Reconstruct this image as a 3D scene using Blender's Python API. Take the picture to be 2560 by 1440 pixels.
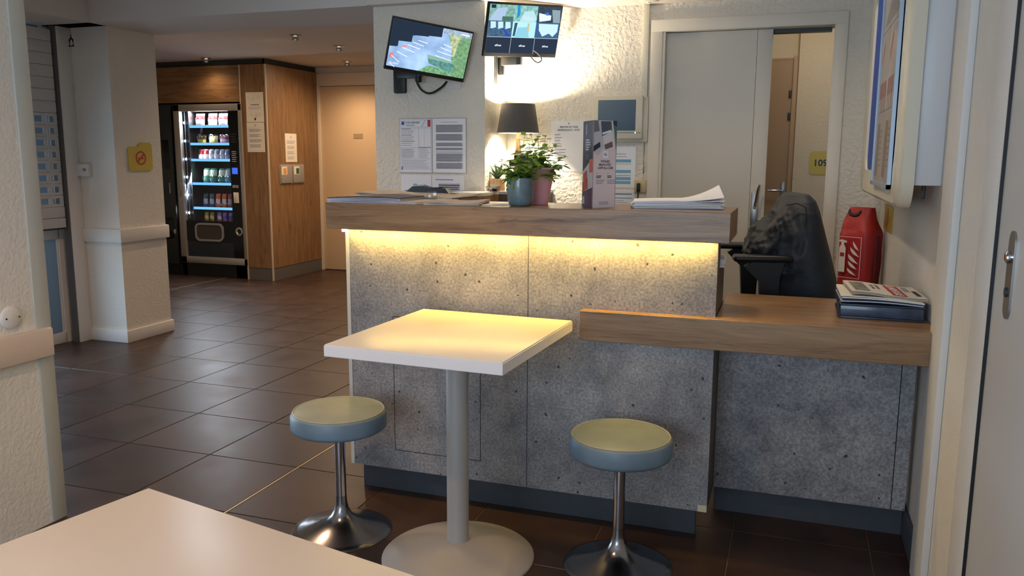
import bpy, bmesh, math, random
from mathutils import Vector, Matrix, noise, Euler
random.seed(7)
PI = math.pi
R = math.radians
for o in list(bpy.data.objects):
    bpy.data.objects.remove(o)
SC = bpy.context.scene
COL = SC.collection

# ------------------------------------------------------------------ camera, world, light, exposure
cam_d = bpy.data.cameras.new('camera')
cam = bpy.data.objects.new('camera', cam_d)
COL.objects.link(cam)
cam_d.sensor_width = 36.0
cam_d.sensor_fit = 'HORIZONTAL'
cam_d.lens = 2053.05 / 2560 * 36
cam_d.clip_start = 0.02
_r = (0.9460723, 0.32391364, 0.00521153)
_u = (-0.0558836, 0.14733402, 0.98750682)
_f = (-0.31909909, 0.93454408, -0.15749009)
cam.matrix_world = Matrix(((_r[0], _u[0], -_f[0], 0.0), (_r[1], _u[1], -_f[1], 0.0), (_r[2], _u[2], -_f[2], 1.29), (0, 0, 0, 1)))
SC.camera = cam

W = bpy.data.worlds.new('sky')
SC.world = W
W.use_nodes = True
W.node_tree.nodes['Background'].inputs[0].default_value = (0.50, 0.68, 1.0, 1)
W.node_tree.nodes['Background'].inputs[1].default_value = 0.25

SC.view_settings.view_transform = 'Standard'
SC.view_settings.look = 'None'
SC.view_settings.gamma = 1.0
SC.view_settings.use_curve_mapping = False
SC.view_settings.exposure = 0.78


def light(name, kind, loc, energy, color, rot=(0, 0, 0), parent=None, **kw):
    d = bpy.data.lights.new(name, kind)
    d.energy = energy
    d.color = color
    for k, v in kw.items():
        setattr(d, k, v)
    o = bpy.data.objects.new(name, d)
    COL.objects.link(o)
    o.location = loc
    o.rotation_euler = rot
    if parent:
        o.parent = parent
    return o


COOL = (0.64, 0.81, 1.0)
WARM = (1.0, 0.72, 0.47)
WARMW = (1.0, 0.80, 0.58)
# daylight entering through the window behind the viewer
light('window_daylight', 'AREA', (-1.0, -2.5, 1.45), 41, COOL, (R(90), 0, 0), shape='RECTANGLE', size=2.3, size_y=1.5)
# daylight outside the shuttered entrance on the left
light('entrance_daylight', 'AREA', (-5.5, 3.3, 0.75), 50, (0.55, 0.77, 1.0), (0, R(-90), 0), shape='RECTANGLE', size=1.4, size_y=2.2)


# ------------------------------------------------------------------ materials
def lin(c):
    def f(v):
        v /= 255.0
        return v / 12.92 if v <= 0.04045 else ((v + 0.055) / 1.055) ** 2.4
    return (f(c[0]), f(c[1]), f(c[2]), 1.0)


MATS = {}


def nt(name):
    m = bpy.data.materials.new(name)
    m.use_nodes = True
    MATS[name] = m
    return m, m.node_tree.nodes, m.node_tree.links, m.node_tree.nodes['Principled BSDF']


def mat(name, rgb, rough=0.5, metal=0.0, spec=0.5, var=0.0, vscale=8.0, bump=0.0, bscale=80.0, coat=0.0, emit=None, estr=0.0):
    if name in MATS:
        return MATS[name]
    m, N, L, b = nt(name)
    b.inputs['Base Color'].default_value = lin(rgb)
    b.inputs['Roughness'].default_value = rough
    b.inputs['Metallic'].default_value = metal
    b.inputs['Specular IOR Level'].default_value = spec
    b.inputs['Coat Weight'].default_value = coat
    tc = N.new('ShaderNodeTexCoord')
    if var > 0:
        n = N.new('ShaderNodeTexNoise')
        n.inputs['Scale'].default_value = vscale
        n.inputs['Detail'].default_value = 5
        L.new(tc.outputs['Object'], n.inputs['Vector'])
        r = N.new('ShaderNodeValToRGB')
        c = lin(rgb)
        r.color_ramp.elements[0].position = 0.3
        r.color_ramp.elements[1].position = 0.7
        r.color_ramp.elements[0].color = tuple(max(0, v * (1 - var)) for v in c[:3]) + (1,)
        r.color_ramp.elements[1].color = tuple(min(1, v * (1 + var)) for v in c[:3]) + (1,)
        L.new(n.outputs['Fac'], r.inputs['Fac'])
        L.new(r.outputs['Color'], b.inputs['Base Color'])
    if bump > 0:
        n = N.new('ShaderNodeTexNoise')
        n.inputs['Scale'].default_value = bscale
        n.inputs['Detail'].default_value = 4
        L.new(tc.outputs['Object'], n.inputs['Vector'])
        bp = N.new('ShaderNodeBump')
        bp.inputs['Strength'].default_value = bump
        bp.inputs['Distance'].default_value = 0.01
        L.new(n.outputs['Fac'], bp.inputs['Height'])
        L.new(bp.outputs['Normal'], b.inputs['Normal'])
    if emit:
        b.inputs['Emission Color'].default_value = lin(emit)
        b.inputs['Emission Strength'].default_value = estr
    return m


def stucco(name, rgb, strength=0.5, scale=55.0):
    m, N, L, b = nt(name)
    b.inputs['Base Color'].default_value = lin(rgb)
    b.inputs['Roughness'].default_value = 0.75
    b.inputs['Specular IOR Level'].default_value = 0.25
    tc = N.new('ShaderNodeTexCoord')
    n = N.new('ShaderNodeTexNoise')
    n.inputs['Scale'].default_value = scale
    n.inputs['Detail'].default_value = 2
    n.inputs['Distortion'].default_value = 0.4
    L.new(tc.outputs['Object'], n.inputs['Vector'])
    r = N.new('ShaderNodeValToRGB')
    r.color_ramp.interpolation = 'B_SPLINE'
    r.color_ramp.elements[0].position = 0.36
    r.color_ramp.elements[1].position = 0.72
    L.new(n.outputs['Fac'], r.inputs['Fac'])
    bp = N.new('ShaderNodeBump')
    bp.inputs['Strength'].default_value = strength
    bp.inputs['Distance'].default_value = 0.006
    L.new(r.outputs['Color'], bp.inputs['Height'])
    L.new(bp.outputs['Normal'], b.inputs['Normal'])
    n2 = N.new('ShaderNodeTexNoise')
    n2.inputs['Scale'].default_value = 1.7
    n2.inputs['Detail'].default_value = 6
    L.new(tc.outputs['Object'], n2.inputs['Vector'])
    r2 = N.new('ShaderNodeValToRGB')
    c = lin(rgb)
    r2.color_ramp.elements[0].position = 0.35
    r2.color_ramp.elements[1].position = 0.65
    r2.color_ramp.elements[0].color = tuple(v * 0.95 for v in c[:3]) + (1,)
    r2.color_ramp.elements[1].color = c
    L.new(n2.outputs['Fac'], r2.inputs['Fac'])
    L.new(r2.outputs['Color'], b.inputs['Base Color'])
    return m


def wood(name, dark, mid, pale, grain='x', rough=0.45, crack=True):
    m, N, L, b = nt(name)
    b.inputs['Roughness'].default_value = rough
    tc = N.new('ShaderNodeTexCoord')
    mp = N.new('ShaderNodeMapping')
    s = {'x': (0.9, 9, 9), 'y': (9, 0.9, 9), 'z': (9, 9, 0.9)}[grain]
    mp.inputs['Scale'].default_value = s
    L.new(tc.outputs['Object'], mp.inputs['Vector'])
    n = N.new('ShaderNodeTexNoise')
    n.inputs['Scale'].default_value = 2.6
    n.inputs['Detail'].default_value = 9
    n.inputs['Roughness'].default_value = 0.65
    n.inputs['Distortion'].default_value = 0.9
    L.new(mp.outputs['Vector'], n.inputs['Vector'])
    r = N.new('ShaderNodeValToRGB')
    e = r.color_ramp.elements
    e[0].position = 0.28
    e[0].color = lin(dark)
    e[1].position = 0.72
    e[1].color = lin(pale)
    k = e.new(0.47)
    k.color = lin(mid)
    L.new(n.outputs['Fac'], r.inputs['Fac'])
    # fine pores along the grain
    mp2 = N.new('ShaderNodeMapping')
    mp2.inputs['Scale'].default_value = tuple(v * (1.6 if v < 2 else 12) for v in s)
    L.new(tc.outputs['Object'], mp2.inputs['Vector'])
    n2 = N.new('ShaderNodeTexNoise')
    n2.inputs['Scale'].default_value = 4
    n2.inputs['Detail'].default_value = 3
    L.new(mp2.outputs['Vector'], n2.inputs['Vector'])
    r2 = N.new('ShaderNodeValToRGB')
    r2.color_ramp.elements[0].position = 0.3
    r2.color_ramp.elements[0].color = (0.72, 0.70, 0.68, 1)
    r2.color_ramp.elements[1].position = 0.62
    r2.color_ramp.elements[1].color = (1, 1, 1, 1)
    L.new(n2.outputs['Fac'], r2.inputs['Fac'])
    mx = N.new('ShaderNodeMixRGB')
    mx.blend_type = 'MULTIPLY'
    mx.inputs[0].default_value = 1
    L.new(r.outputs['Color'], mx.inputs[1])
    L.new(r2.outputs['Color'], mx.inputs[2])
    out = mx
    # knots and cracks
    mp3 = N.new('ShaderNodeMapping')
    mp3.inputs['Scale'].default_value = tuple(v * (2.6 if v < 2 else 1.6) for v in s)
    L.new(tc.outputs['Object'], mp3.inputs['Vector'])
    n3 = N.new('ShaderNodeTexNoise')
    n3.inputs['Scale'].default_value = 1.9
    n3.inputs['Detail'].default_value = 5
    n3.inputs['Distortion'].default_value = 0.5
    L.new(mp3.outputs['Vector'], n3.inputs['Vector'])
    r3 = N.new('ShaderNodeValToRGB')
    r3.color_ramp.elements[0].position = 0.64
    r3.color_ramp.elements[0].color = (1, 1, 1, 1)
    r3.color_ramp.elements[1].position = 0.72
    r3.color_ramp.elements[1].color = (0.42, 0.36, 0.32, 1)
    L.new(n3.outputs['Fac'], r3.inputs['Fac'])
    mx2 = N.new('ShaderNodeMixRGB')
    mx2.blend_type = 'MULTIPLY'
    mx2.inputs[0].default_value = 0.8
    L.new(out.outputs[0], mx2.inputs[1])
    L.new(r3.outputs['Color'], mx2.inputs[2])
    L.new(mx2.outputs[0], b.inputs['Base Color'])
    bp = N.new('ShaderNodeBump')
    bp.inputs['Strength'].default_value = 0.15
    bp.inputs['Distance'].default_value = 0.002
    L.new(n2.outputs['Fac'], bp.inputs['Height'])
    L.new(bp.outputs['Normal'], b.inputs['Normal'])
    return m


def concrete(name):
    m, N, L, b = nt(name)
    b.inputs['Roughness'].default_value = 0.55
    tc = N.new('ShaderNodeTexCoord')
    n = N.new('ShaderNodeTexNoise')
    n.inputs['Scale'].default_value = 5
    n.inputs['Detail'].default_value = 10
    n.inputs['Roughness'].default_value = 0.72
    L.new(tc.outputs['Object'], n.inputs['Vector'])
    r = N.new('ShaderNodeValToRGB')
    e = r.color_ramp.elements
    e[0].position = 0.32
    e[0].color = lin((114, 115, 121))
    e[1].position = 0.68
    e[1].color = lin((176, 174, 174))
    L.new(n.outputs['Fac'], r.inputs['Fac'])
    nf = N.new('ShaderNodeTexNoise')
    nf.inputs['Scale'].default_value = 120
    nf.inputs['Detail'].default_value = 3
    L.new(tc.outputs['Object'], nf.inputs['Vector'])
    rf = N.new('ShaderNodeValToRGB')
    rf.color_ramp.elements[0].position = 0.35
    rf.color_ramp.elements[0].color = (0.66, 0.66, 0.67, 1)
    rf.color_ramp.elements[1].position = 0.65
    rf.color_ramp.elements[1].color = (1.15, 1.15, 1.15, 1)
    L.new(nf.outputs['Fac'], rf.inputs['Fac'])
    mx = N.new('ShaderNodeMixRGB')
    mx.blend_type = 'MULTIPLY'
    mx.inputs[0].default_value = 1
    L.new(r.outputs['Color'], mx.inputs[1])
    L.new(rf.outputs['Color'], mx.inputs[2])
    # pores: small voronoi cells kept only where a coarser noise allows
    nd = N.new('ShaderNodeTexNoise')
    nd.inputs['Scale'].default_value = 30
    L.new(tc.outputs['Object'], nd.inputs['Vector'])
    ad = N.new('ShaderNodeMixRGB')
    ad.blend_type = 'ADD'
    ad.inputs[0].default_value = 0.02
    L.new(tc.outputs['Object'], ad.inputs[1])
    L.new(nd.outputs['Color'], ad.inputs[2])
    v = N.new('ShaderNodeTexVoronoi')
    v.inputs['Scale'].default_value = 26
    L.new(ad.outputs[0], v.inputs['Vector'])
    lt = N.new('ShaderNodeMath')
    lt.operation = 'LESS_THAN'
    lt.inputs[1].default_value = 0.13
    L.new(v.outputs['Distance'], lt.inputs[0])
    sx = N.new('ShaderNodeSeparateColor')
    L.new(v.outputs['Color'], sx.inputs[0])
    g = N.new('ShaderNodeMath')
    g.operation = 'GREATER_THAN'
    g.inputs[1].default_value = 0.62
    L.new(sx.outputs[0], g.inputs[0])
    mu = N.new('ShaderNodeMath')
    mu.operation = 'MULTIPLY'
    L.new(lt.outputs[0], mu.inputs[0])
    L.new(g.outputs[0], mu.inputs[1])
    mx2 = N.new('ShaderNodeMixRGB')
    mx2.inputs[2].default_value = lin((62, 62, 66))
    L.new(mu.outputs[0], mx2.inputs[0])
    L.new(mx.outputs[0], mx2.inputs[1])
    L.new(mx2.outputs[0], b.inputs['Base Color'])
    bp = N.new('ShaderNodeBump')
    bp.inputs['Strength'].default_value = 0.12
    bp.inputs['Distance'].default_value = 0.003
    L.new(nf.outputs['Fac'], bp.inputs['Height'])
    L.new(bp.outputs['Normal'], b.inputs['Normal'])
    return m


def tile_mat(name):
    m, N, L, b = nt(name)
    b.inputs['Roughness'].default_value = 0.36
    b.inputs['Specular IOR Level'].default_value = 0.45
    tc = N.new('ShaderNodeTexCoord')
    oi = N.new('ShaderNodeObjectInfo')
    ad = N.new('ShaderNodeVectorMath')
    ad.operation = 'ADD'
    L.new(tc.outputs['Object'], ad.inputs[0])
    ml = N.new('ShaderNodeVectorMath')
    ml.operation = 'SCALE'
    ml.inputs['Scale'].default_value = 3.7
    L.new(oi.outputs['Location'], ml.inputs[0])
    L.new(ml.outputs[0], ad.inputs[1])
    n = N.new('ShaderNodeTexNoise')
    n.inputs['Scale'].default_value = 4
    n.inputs['Detail'].default_value = 8
    n.inputs['Roughness'].default_value = 0.6
    L.new(ad.outputs[0], n.inputs['Vector'])
    r = N.new('ShaderNodeValToRGB')
    r.color_ramp.elements[0].position = 0.3
    r.color_ramp.elements[0].color = lin((47, 34, 28))
    r.color_ramp.elements[1].position = 0.72
    r.color_ramp.elements[1].color = lin((74, 53, 42))
    L.new(n.outputs['Fac'], r.inputs['Fac'])
    hv = N.new('ShaderNodeHueSaturation')
    mm = N.new('ShaderNodeMapRange')
    mm.inputs['To Min'].default_value = 0.86
    mm.inputs['To Max'].default_value = 1.12
    L.new(oi.outputs['Random'], mm.inputs['Value'])
    L.new(mm.outputs[0], hv.inputs['Value'])
    L.new(r.outputs['Color'], hv.inputs['Color'])
    L.new(hv.outputs[0], b.inputs['Base Color'])
    rr = N.new('ShaderNodeMapRange')
    rr.inputs['To Min'].default_value = 0.28
    rr.inputs['To Max'].default_value = 0.5
    L.new(n.outputs['Fac'], rr.inputs['Value'])
    L.new(rr.outputs[0], b.inputs['Roughness'])
    bp = N.new('ShaderNodeBump')
    bp.inputs['Strength'].default_value = 0.08
    bp.inputs['Distance'].default_value = 0.004
    L.new(n.outputs['Fac'], bp.inputs['Height'])
    L.new(bp.outputs['Normal'], b.inputs['Normal'])
    return m


def glass(name, tint=(1, 1, 1), gloss=0.08, rough=0.02):
    m, N, L, b = nt(name)
    N.remove(b)
    t = N.new('ShaderNodeBsdfTransparent')
    t.inputs[0].default_value = tint + (1,)
    g = N.new('ShaderNodeBsdfGlossy')
    g.inputs['Roughness'].default_value = rough
    mx = N.new('ShaderNodeMixShader')
    mx.inputs[0].default_value = gloss
    L.new(t.outputs[0], mx.inputs[1])
    L.new(g.outputs[0], mx.inputs[2])
    L.new(mx.outputs[0], N['Material Output'].inputs[0])
    return m


def translucent(name, rgb):
    m, N, L, b = nt(name)
    N.remove(b)
    t = N.new('ShaderNodeBsdfTranslucent')
    t.inputs[0].default_value = lin(rgb)
    d = N.new('ShaderNodeBsdfDiffuse')
    d.inputs[0].default_value = lin(rgb)
    mx = N.new('ShaderNodeMixShader')
    mx.inputs[0].default_value = 0.35
    L.new(t.outputs[0], mx.inputs[1])
    L.new(d.outputs[0], mx.inputs[2])
    L.new(mx.outputs[0], N['Material Output'].inputs[0])
    return m


def emis(name, rgb, s=1.0):
    if name in MATS:
        return MATS[name]
    m, N, L, b = nt(name)
    N.remove(b)
    e = N.new('ShaderNodeEmission')
    e.inputs[0].default_value = lin(rgb)
    e.inputs[1].default_value = s
    L.new(e.outputs[0], N['Material Output'].inputs[0])
    return m


WALL = stucco('wall_stucco', (226, 222, 214), 0.28, 75)
WALLB = stucco('back_wall_stucco', (228, 222, 208), 0.75, 46)
SMOOTH = mat('smooth_white_paint', (222, 220, 216), 0.55, bump=0.05, bscale=60)
CEIL = mat('ceiling_paint', (212, 204, 196), 0.8, bump=0.15, bscale=140)
CREAM = mat('cream_plastic', (222, 216, 196), 0.35)
WHITEP = mat('white_plastic', (225, 225, 226), 0.35)
DOORW = mat('pale_grey_door', (206, 202, 190), 0.5, bump=0.08, bscale=200)
BEIGE = mat('beige_paint', (214, 196, 168), 0.6)
BROWNDOOR = mat('tan_door', (176, 146, 112), 0.5)
CONC = concrete('concrete_laminate')
OAKX = wood('oak_laminate_lengthwise', (114, 86, 59), (150, 118, 85), (172, 141, 106), 'x', 0.32)
OAKZ = wood('oak_panel_upright', (108, 78, 50), (138, 103, 69), (156, 121, 85), 'z', 0.4)
OAKH = wood('oak_panel_flat', (104, 75, 47), (134, 100, 66), (154, 119, 82), 'x', 0.4)
BOARD = wood('side_board_brown', (80, 68, 58), (100, 86, 74), (112, 96, 84), 'z', 0.5)
TILE = tile_mat('brown_floor_tile')
GROUT = mat('grout', (108, 92, 76), 0.85, var=0.1)
SKIRT = mat('slate_skirting', (66, 72, 80), 0.5, var=0.08, vscale=20)
GREYSK = mat('grey_skirting', (96, 92, 90), 0.5)
CHROME = mat('chrome', (205, 205, 208), 0.09, 1.0)
STEEL = mat('brushed_steel', (170, 170, 170), 0.32, 1.0)
SILVER = mat('silver_frame', (176, 172, 166), 0.38, 0.6)
GREYMET = mat('grey_powder_coat', (178, 174, 170), 0.45, 0.15, bump=0.04, bscale=300)
TABLEW = mat('white_tabletop', (236, 230, 220), 0.32)
TABLEE = mat('white_edge_band', (238, 236, 236), 0.4)
BLACK = mat('black_plastic', (24, 25, 28), 0.42)
BLACKG = mat('black_gloss', (12, 12, 14), 0.12)
DARK = mat('dark_grey', (48, 50, 54), 0.5)
VINYL = mat('grey_green_vinyl', (140, 152, 148), 0.42, var=0.16, vscale=7, bump=0.05, bscale=30)
VINYLS = mat('blue_grey_vinyl', (112, 134, 150), 0.42, var=0.14, vscale=9)
PIPING = mat('pale_piping', (176, 176, 158), 0.4)
PAPER = mat('white_paper', (236, 236, 240), 0.6)
PAPERW = mat('cream_paper', (232, 224, 208), 0.6)
NEWS = mat('newsprint', (206, 194, 178), 0.75, var=0.06, vscale=25)
INK = mat('ink_black', (40, 42, 50), 0.7)
INKG = mat('ink_grey', (140, 144, 160), 0.7)
INKL = mat('ink_light_grey', (178, 180, 192), 0.7)
INKB = mat('ink_blue', (50, 96, 150), 0.6)
INKS = mat('ink_sky', (120, 178, 205), 0.6)
INKR = mat('ink_red', (196, 60, 66), 0.6)
REDN = mat('masthead_red', (176, 44, 46), 0.6)
YEL = mat('sign_yellow', (206, 184, 84), 0.5)
YELD = mat('sign_mustard', (190, 160, 60), 0.5)
RED = mat('red_canvas', (172, 36, 36), 0.5, var=0.10, vscale=10, bump=0.1, bscale=60)
NAVY = mat('navy_plastic', (44, 54, 72), 0.25)
BLUEP = mat('blue_panel', (16, 70, 168), 0.5)
JACK = mat('black_nylon', (36, 40, 45), 0.62, var=0.2, vscale=12, bump=0.2, bscale=45)
MESHB = mat('black_chair_fabric', (30, 32, 36), 0.8, bump=0.1, bscale=300)
POTB = mat('blue_grey_glaze', (106, 126, 134), 0.18, var=0.15, vscale=30, coat=0.5)
POTP = mat('pink_ceramic', (240, 178, 188), 0.5, var=0.05)
SOIL = mat('soil', (60, 44, 34), 0.9, var=0.3, vscale=60, bump=0.6, bscale=120)
LEAF1 = mat('leaf_bright', (150, 188, 92), 0.45, var=0.25, vscale=40)
LEAF2 = mat('leaf_dark', (106, 144, 68), 0.45, var=0.25, vscale=40)
LEAF3 = mat('succulent_green', (70, 96, 62), 0.5, var=0.2, vscale=30)
for _m in (LEAF1, LEAF2):
    _N, _L = _m.node_tree.nodes, _m.node_tree.links
    _t = _N.new('ShaderNodeBsdfTranslucent')
    _t.inputs[0].default_value = lin((170, 200, 90))
    _x = _N.new('ShaderNodeMixShader')
    _x.inputs[0].default_value = 0.4
    _L.new(_N['Principled BSDF'].outputs[0], _x.inputs[1])
    _L.new(_t.outputs[0], _x.inputs[2])
    _L.new(_x.outputs[0], _N['Material Output'].inputs[0])
STEM = mat('stem_green', (96, 112, 58), 0.6)
PINE = wood('pale_wood', (150, 112, 72), (184, 146, 100), (204, 168, 122), 'z', 0.5)
SHADE = mat('dark_lamp_shade', (84, 84, 82), 0.7)
GLASS = glass('clear_glass', (0.97, 0.98, 0.98), 0.05)
ACRYL = glass('clear_acrylic', (0.86, 0.84, 0.82), 0.10)
FROST = translucent('frosted_pane', (120, 124, 126))
LEDM = emis('led_warm', (255, 206, 100), 84.0)


# ------------------------------------------------------------------ mesh helpers
class MB:
    def __init__(s):
        s.bm = bmesh.new()
        s.mi = 0

    def _t(s, vs, loc, rot):
        if rot:
            bmesh.ops.rotate(s.bm, verts=vs, cent=(0, 0, 0), matrix=Euler(rot).to_matrix())
        if loc:
            bmesh.ops.translate(s.bm, verts=vs, vec=loc)

    def box(s, x0, x1, y0, y1, z0, z1, bev=0.0, seg=2, rot=None, piv=None):
        g = bmesh.ops.create_cube(s.bm, size=1.0)
        vs = g['verts']
        bmesh.ops.scale(s.bm, verts=vs, vec=(abs(x1 - x0), abs(y1 - y0), abs(z1 - z0)))
        c = Vector(((x0 + x1) / 2, (y0 + y1) / 2, (z0 + z1) / 2))
        fs = set(f for v in vs for f in v.link_faces)
        if bev > 0:
            es = list(set(e for v in vs for e in v.link_edges))
            old = set(s.bm.verts) - set(vs)
            r = bmesh.ops.bevel(s.bm, geom=es, offset=bev, segments=seg, affect='EDGES', profile=0.5)
            vs = [v for v in s.bm.verts if v not in old]
            fs = set(f for v in vs for f in v.link_faces)
        if rot:
            bmesh.ops.rotate(s.bm, verts=vs, cent=(0, 0, 0), matrix=Euler(rot).to_matrix())
        bmesh.ops.translate(s.bm, verts=vs, vec=c)
        for f in fs:
            f.material_index = s.mi
        return s

    def lathe(s, prof, n=32, loc=(0, 0, 0), rot=None, sx=1.0, sy=1.0):
        rings = []
        nv = []
        for r, z in prof:
            if r < 1e-6:
                v = s.bm.verts.new((0, 0, z))
                rings.append([v])
                nv.append(v)
            else:
                ring = [s.bm.verts.new((r * math.cos(2 * PI * i / n) * sx, r * math.sin(2 * PI * i / n) * sy, z)) for i in range(n)]
                rings.append(ring)
                nv += ring
        for a, b in zip(rings, rings[1:]):
            for i in range(n):
                j = (i + 1) % n
                if len(a) == 1 and len(b) == 1:
                    continue
                if len(a) == 1:
                    f = s.bm.faces.new((a[0], b[j], b[i]))
                elif len(b) == 1:
                    f = s.bm.faces.new((a[i], a[j], b[0]))
                else:
                    f = s.bm.faces.new((a[i], a[j], b[j], b[i]))
                f.material_index = s.mi
        s._t(nv, loc, rot)
        return s

    def cyl(s, r, z0, z1, n=24, loc=(0, 0, 0), rot=None, bev=0.0):
        if bev:
            return s.lathe([(0, z0), (r - bev, z0), (r, z0 + bev), (r, z1 - bev), (r - bev, z1), (0, z1)], n, loc, rot)
        return s.lathe([(0, z0), (r, z0), (r, z1), (0, z1)], n, loc, rot)

    def tube(s, pts, r, n=8, caps=True):
        P = [Vector(p) for p in pts]
        rings = []
        for i, p in enumerate(P):
            t = (P[min(i + 1, len(P) - 1)] - P[max(i - 1, 0)]).normalized()
            a = t.cross(Vector((0, 0, 1)))
            if a.length < 1e-3:
                a = t.cross(Vector((1, 0, 0)))
            a.normalize()
            b = t.cross(a)
            rr = r[i] if isinstance(r, (list, tuple)) else r
            rings.append([s.bm.verts.new(p + (a * math.cos(2 * PI * k / n) + b * math.sin(2 * PI * k / n)) * rr) for k in range(n)])
        for x, y in zip(rings, rings[1:]):
            for k in range(n):
                f = s.bm.faces.new((x[k], x[(k + 1) % n], y[(k + 1) % n], y[k]))
                f.material_index = s.mi
        if caps:
            for rg in (rings[0], rings[-1]):
                f = s.bm.faces.new(rg)
                f.material_index = s.mi
        return s

    def prism(s, poly, lo, hi, axis='z'):
        def P(u, v, w):
            return {'z': (u, v, w), 'y': (u, w, v), 'x': (w, u, v)}[axis]
        a = [s.bm.verts.new(P(u, v, lo)) for u, v in poly]
        b = [s.bm.verts.new(P(u, v, hi)) for u, v in poly]
        fs = [s.bm.faces.new(a), s.bm.faces.new(b[::-1])]
        n = len(poly)
        for i in range(n):
            fs.append(s.bm.faces.new((a[i], b[i], b[(i + 1) % n], a[(i + 1) % n])))
        for f in fs:
            f.material_index = s.mi
        return s

    def grid(s, fn, nu, nv, closed=False):
        vs = [[s.bm.verts.new(fn(i / nu, j / nv)) for i in range(nu + (0 if closed else 1))] for j in range(nv + 1)]
        m = nu if closed else nu
        for j in range(nv):
            for i in range(m):
                k = (i + 1) % len(vs[0]) if closed else i + 1
                f = s.bm.faces.new((vs[j][i], vs[j][k], vs[j + 1][k], vs[j + 1][i]))
                f.material_index = s.mi
        return s

    def mesh(s, name, mats, smooth=40):
        bmesh.ops.recalc_face_normals(s.bm, faces=s.bm.faces[:])
        me = bpy.data.meshes.new(name)
        s.bm.to_mesh(me)
        s.bm.free()
        if not isinstance(mats, (list, tuple)):
            mats = [mats]
        for m in mats:
            me.materials.append(m)
        if smooth:
            me.polygons.foreach_set('use_smooth', [True] * len(me.polygons))
            me.set_sharp_from_angle(angle=R(smooth))
        return me

    def build(s, name, mats, parent=None, loc=None, rot=None, smooth=40):
        o = bpy.data.objects.new(name, s.mesh(name, mats, smooth))
        COL.objects.link(o)
        if parent:
            o.parent = parent
        if loc:
            o.location = loc
        if rot:
            o.rotation_euler = rot
        return o


def tag(o, label, cat=None, group=None, kind=None):
    if label:
        o['label'] = label
    if cat:
        o['category'] = cat
    if group:
        o['group'] = group
    if kind:
        o['kind'] = kind
    return o


def thing(name, label, cat, loc=(0, 0, 0), rz=0.0, group=None, kind=None, rot=None):
    o = bpy.data.objects.new(name, None)
    COL.objects.link(o)
    o.empty_display_size = 0.05
    o.location = loc
    o.rotation_euler = rot if rot else (0, 0, rz)
    return tag(o, label, cat, group, kind)


def inst(me, name, parent=None, loc=(0, 0, 0), rot=(0, 0, 0), sc=None):
    o = bpy.data.objects.new(name, me)
    COL.objects.link(o)
    if parent:
        o.parent = parent
    o.location = loc
    o.rotation_euler = rot
    if sc:
        o.scale = sc
    return o


def struct(o, label=None, cat=None):
    return tag(o, label, cat, None, 'structure')


_tc = {}


def text_polys(txt, bold=False):
    key = (txt, bold)
    if key in _tc:
        return _tc[key]
    cu = bpy.data.curves.new('t', 'FONT')
    cu.body = txt
    cu.size = 1.0
    cu.resolution_u = 3
    if bold:
        cu.offset = 0.018
    o = bpy.data.objects.new('t', cu)
    COL.objects.link(o)
    dg = bpy.context.evaluated_depsgraph_get()
    me = bpy.data.meshes.new_from_object(o.evaluated_get(dg))
    vs = [(v.co.x, v.co.y) for v in me.vertices]
    fs = [list(p.vertices) for p in me.polygons]
    bpy.data.objects.remove(o)
    bpy.data.curves.remove(cu)
    bpy.data.meshes.remove(me)
    _tc[key] = (vs, fs)
    return _tc[key]


def smooth_pts(P, n=6):
    P = [Vector(p) for p in P]
    out = []
    for i in range(len(P) - 1):
        a, b, c, d = P[max(i - 1, 0)], P[i], P[i + 1], P[min(i + 2, len(P) - 1)]
        for k in range(n):
            t = k / n
            out.append(0.5 * ((2 * b) + (c - a) * t + (2 * a - 5 * b + 4 * c - d) * t * t + (3 * b - a - 3 * c + d) * t ** 3))
    return out + [P[-1]]


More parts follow.
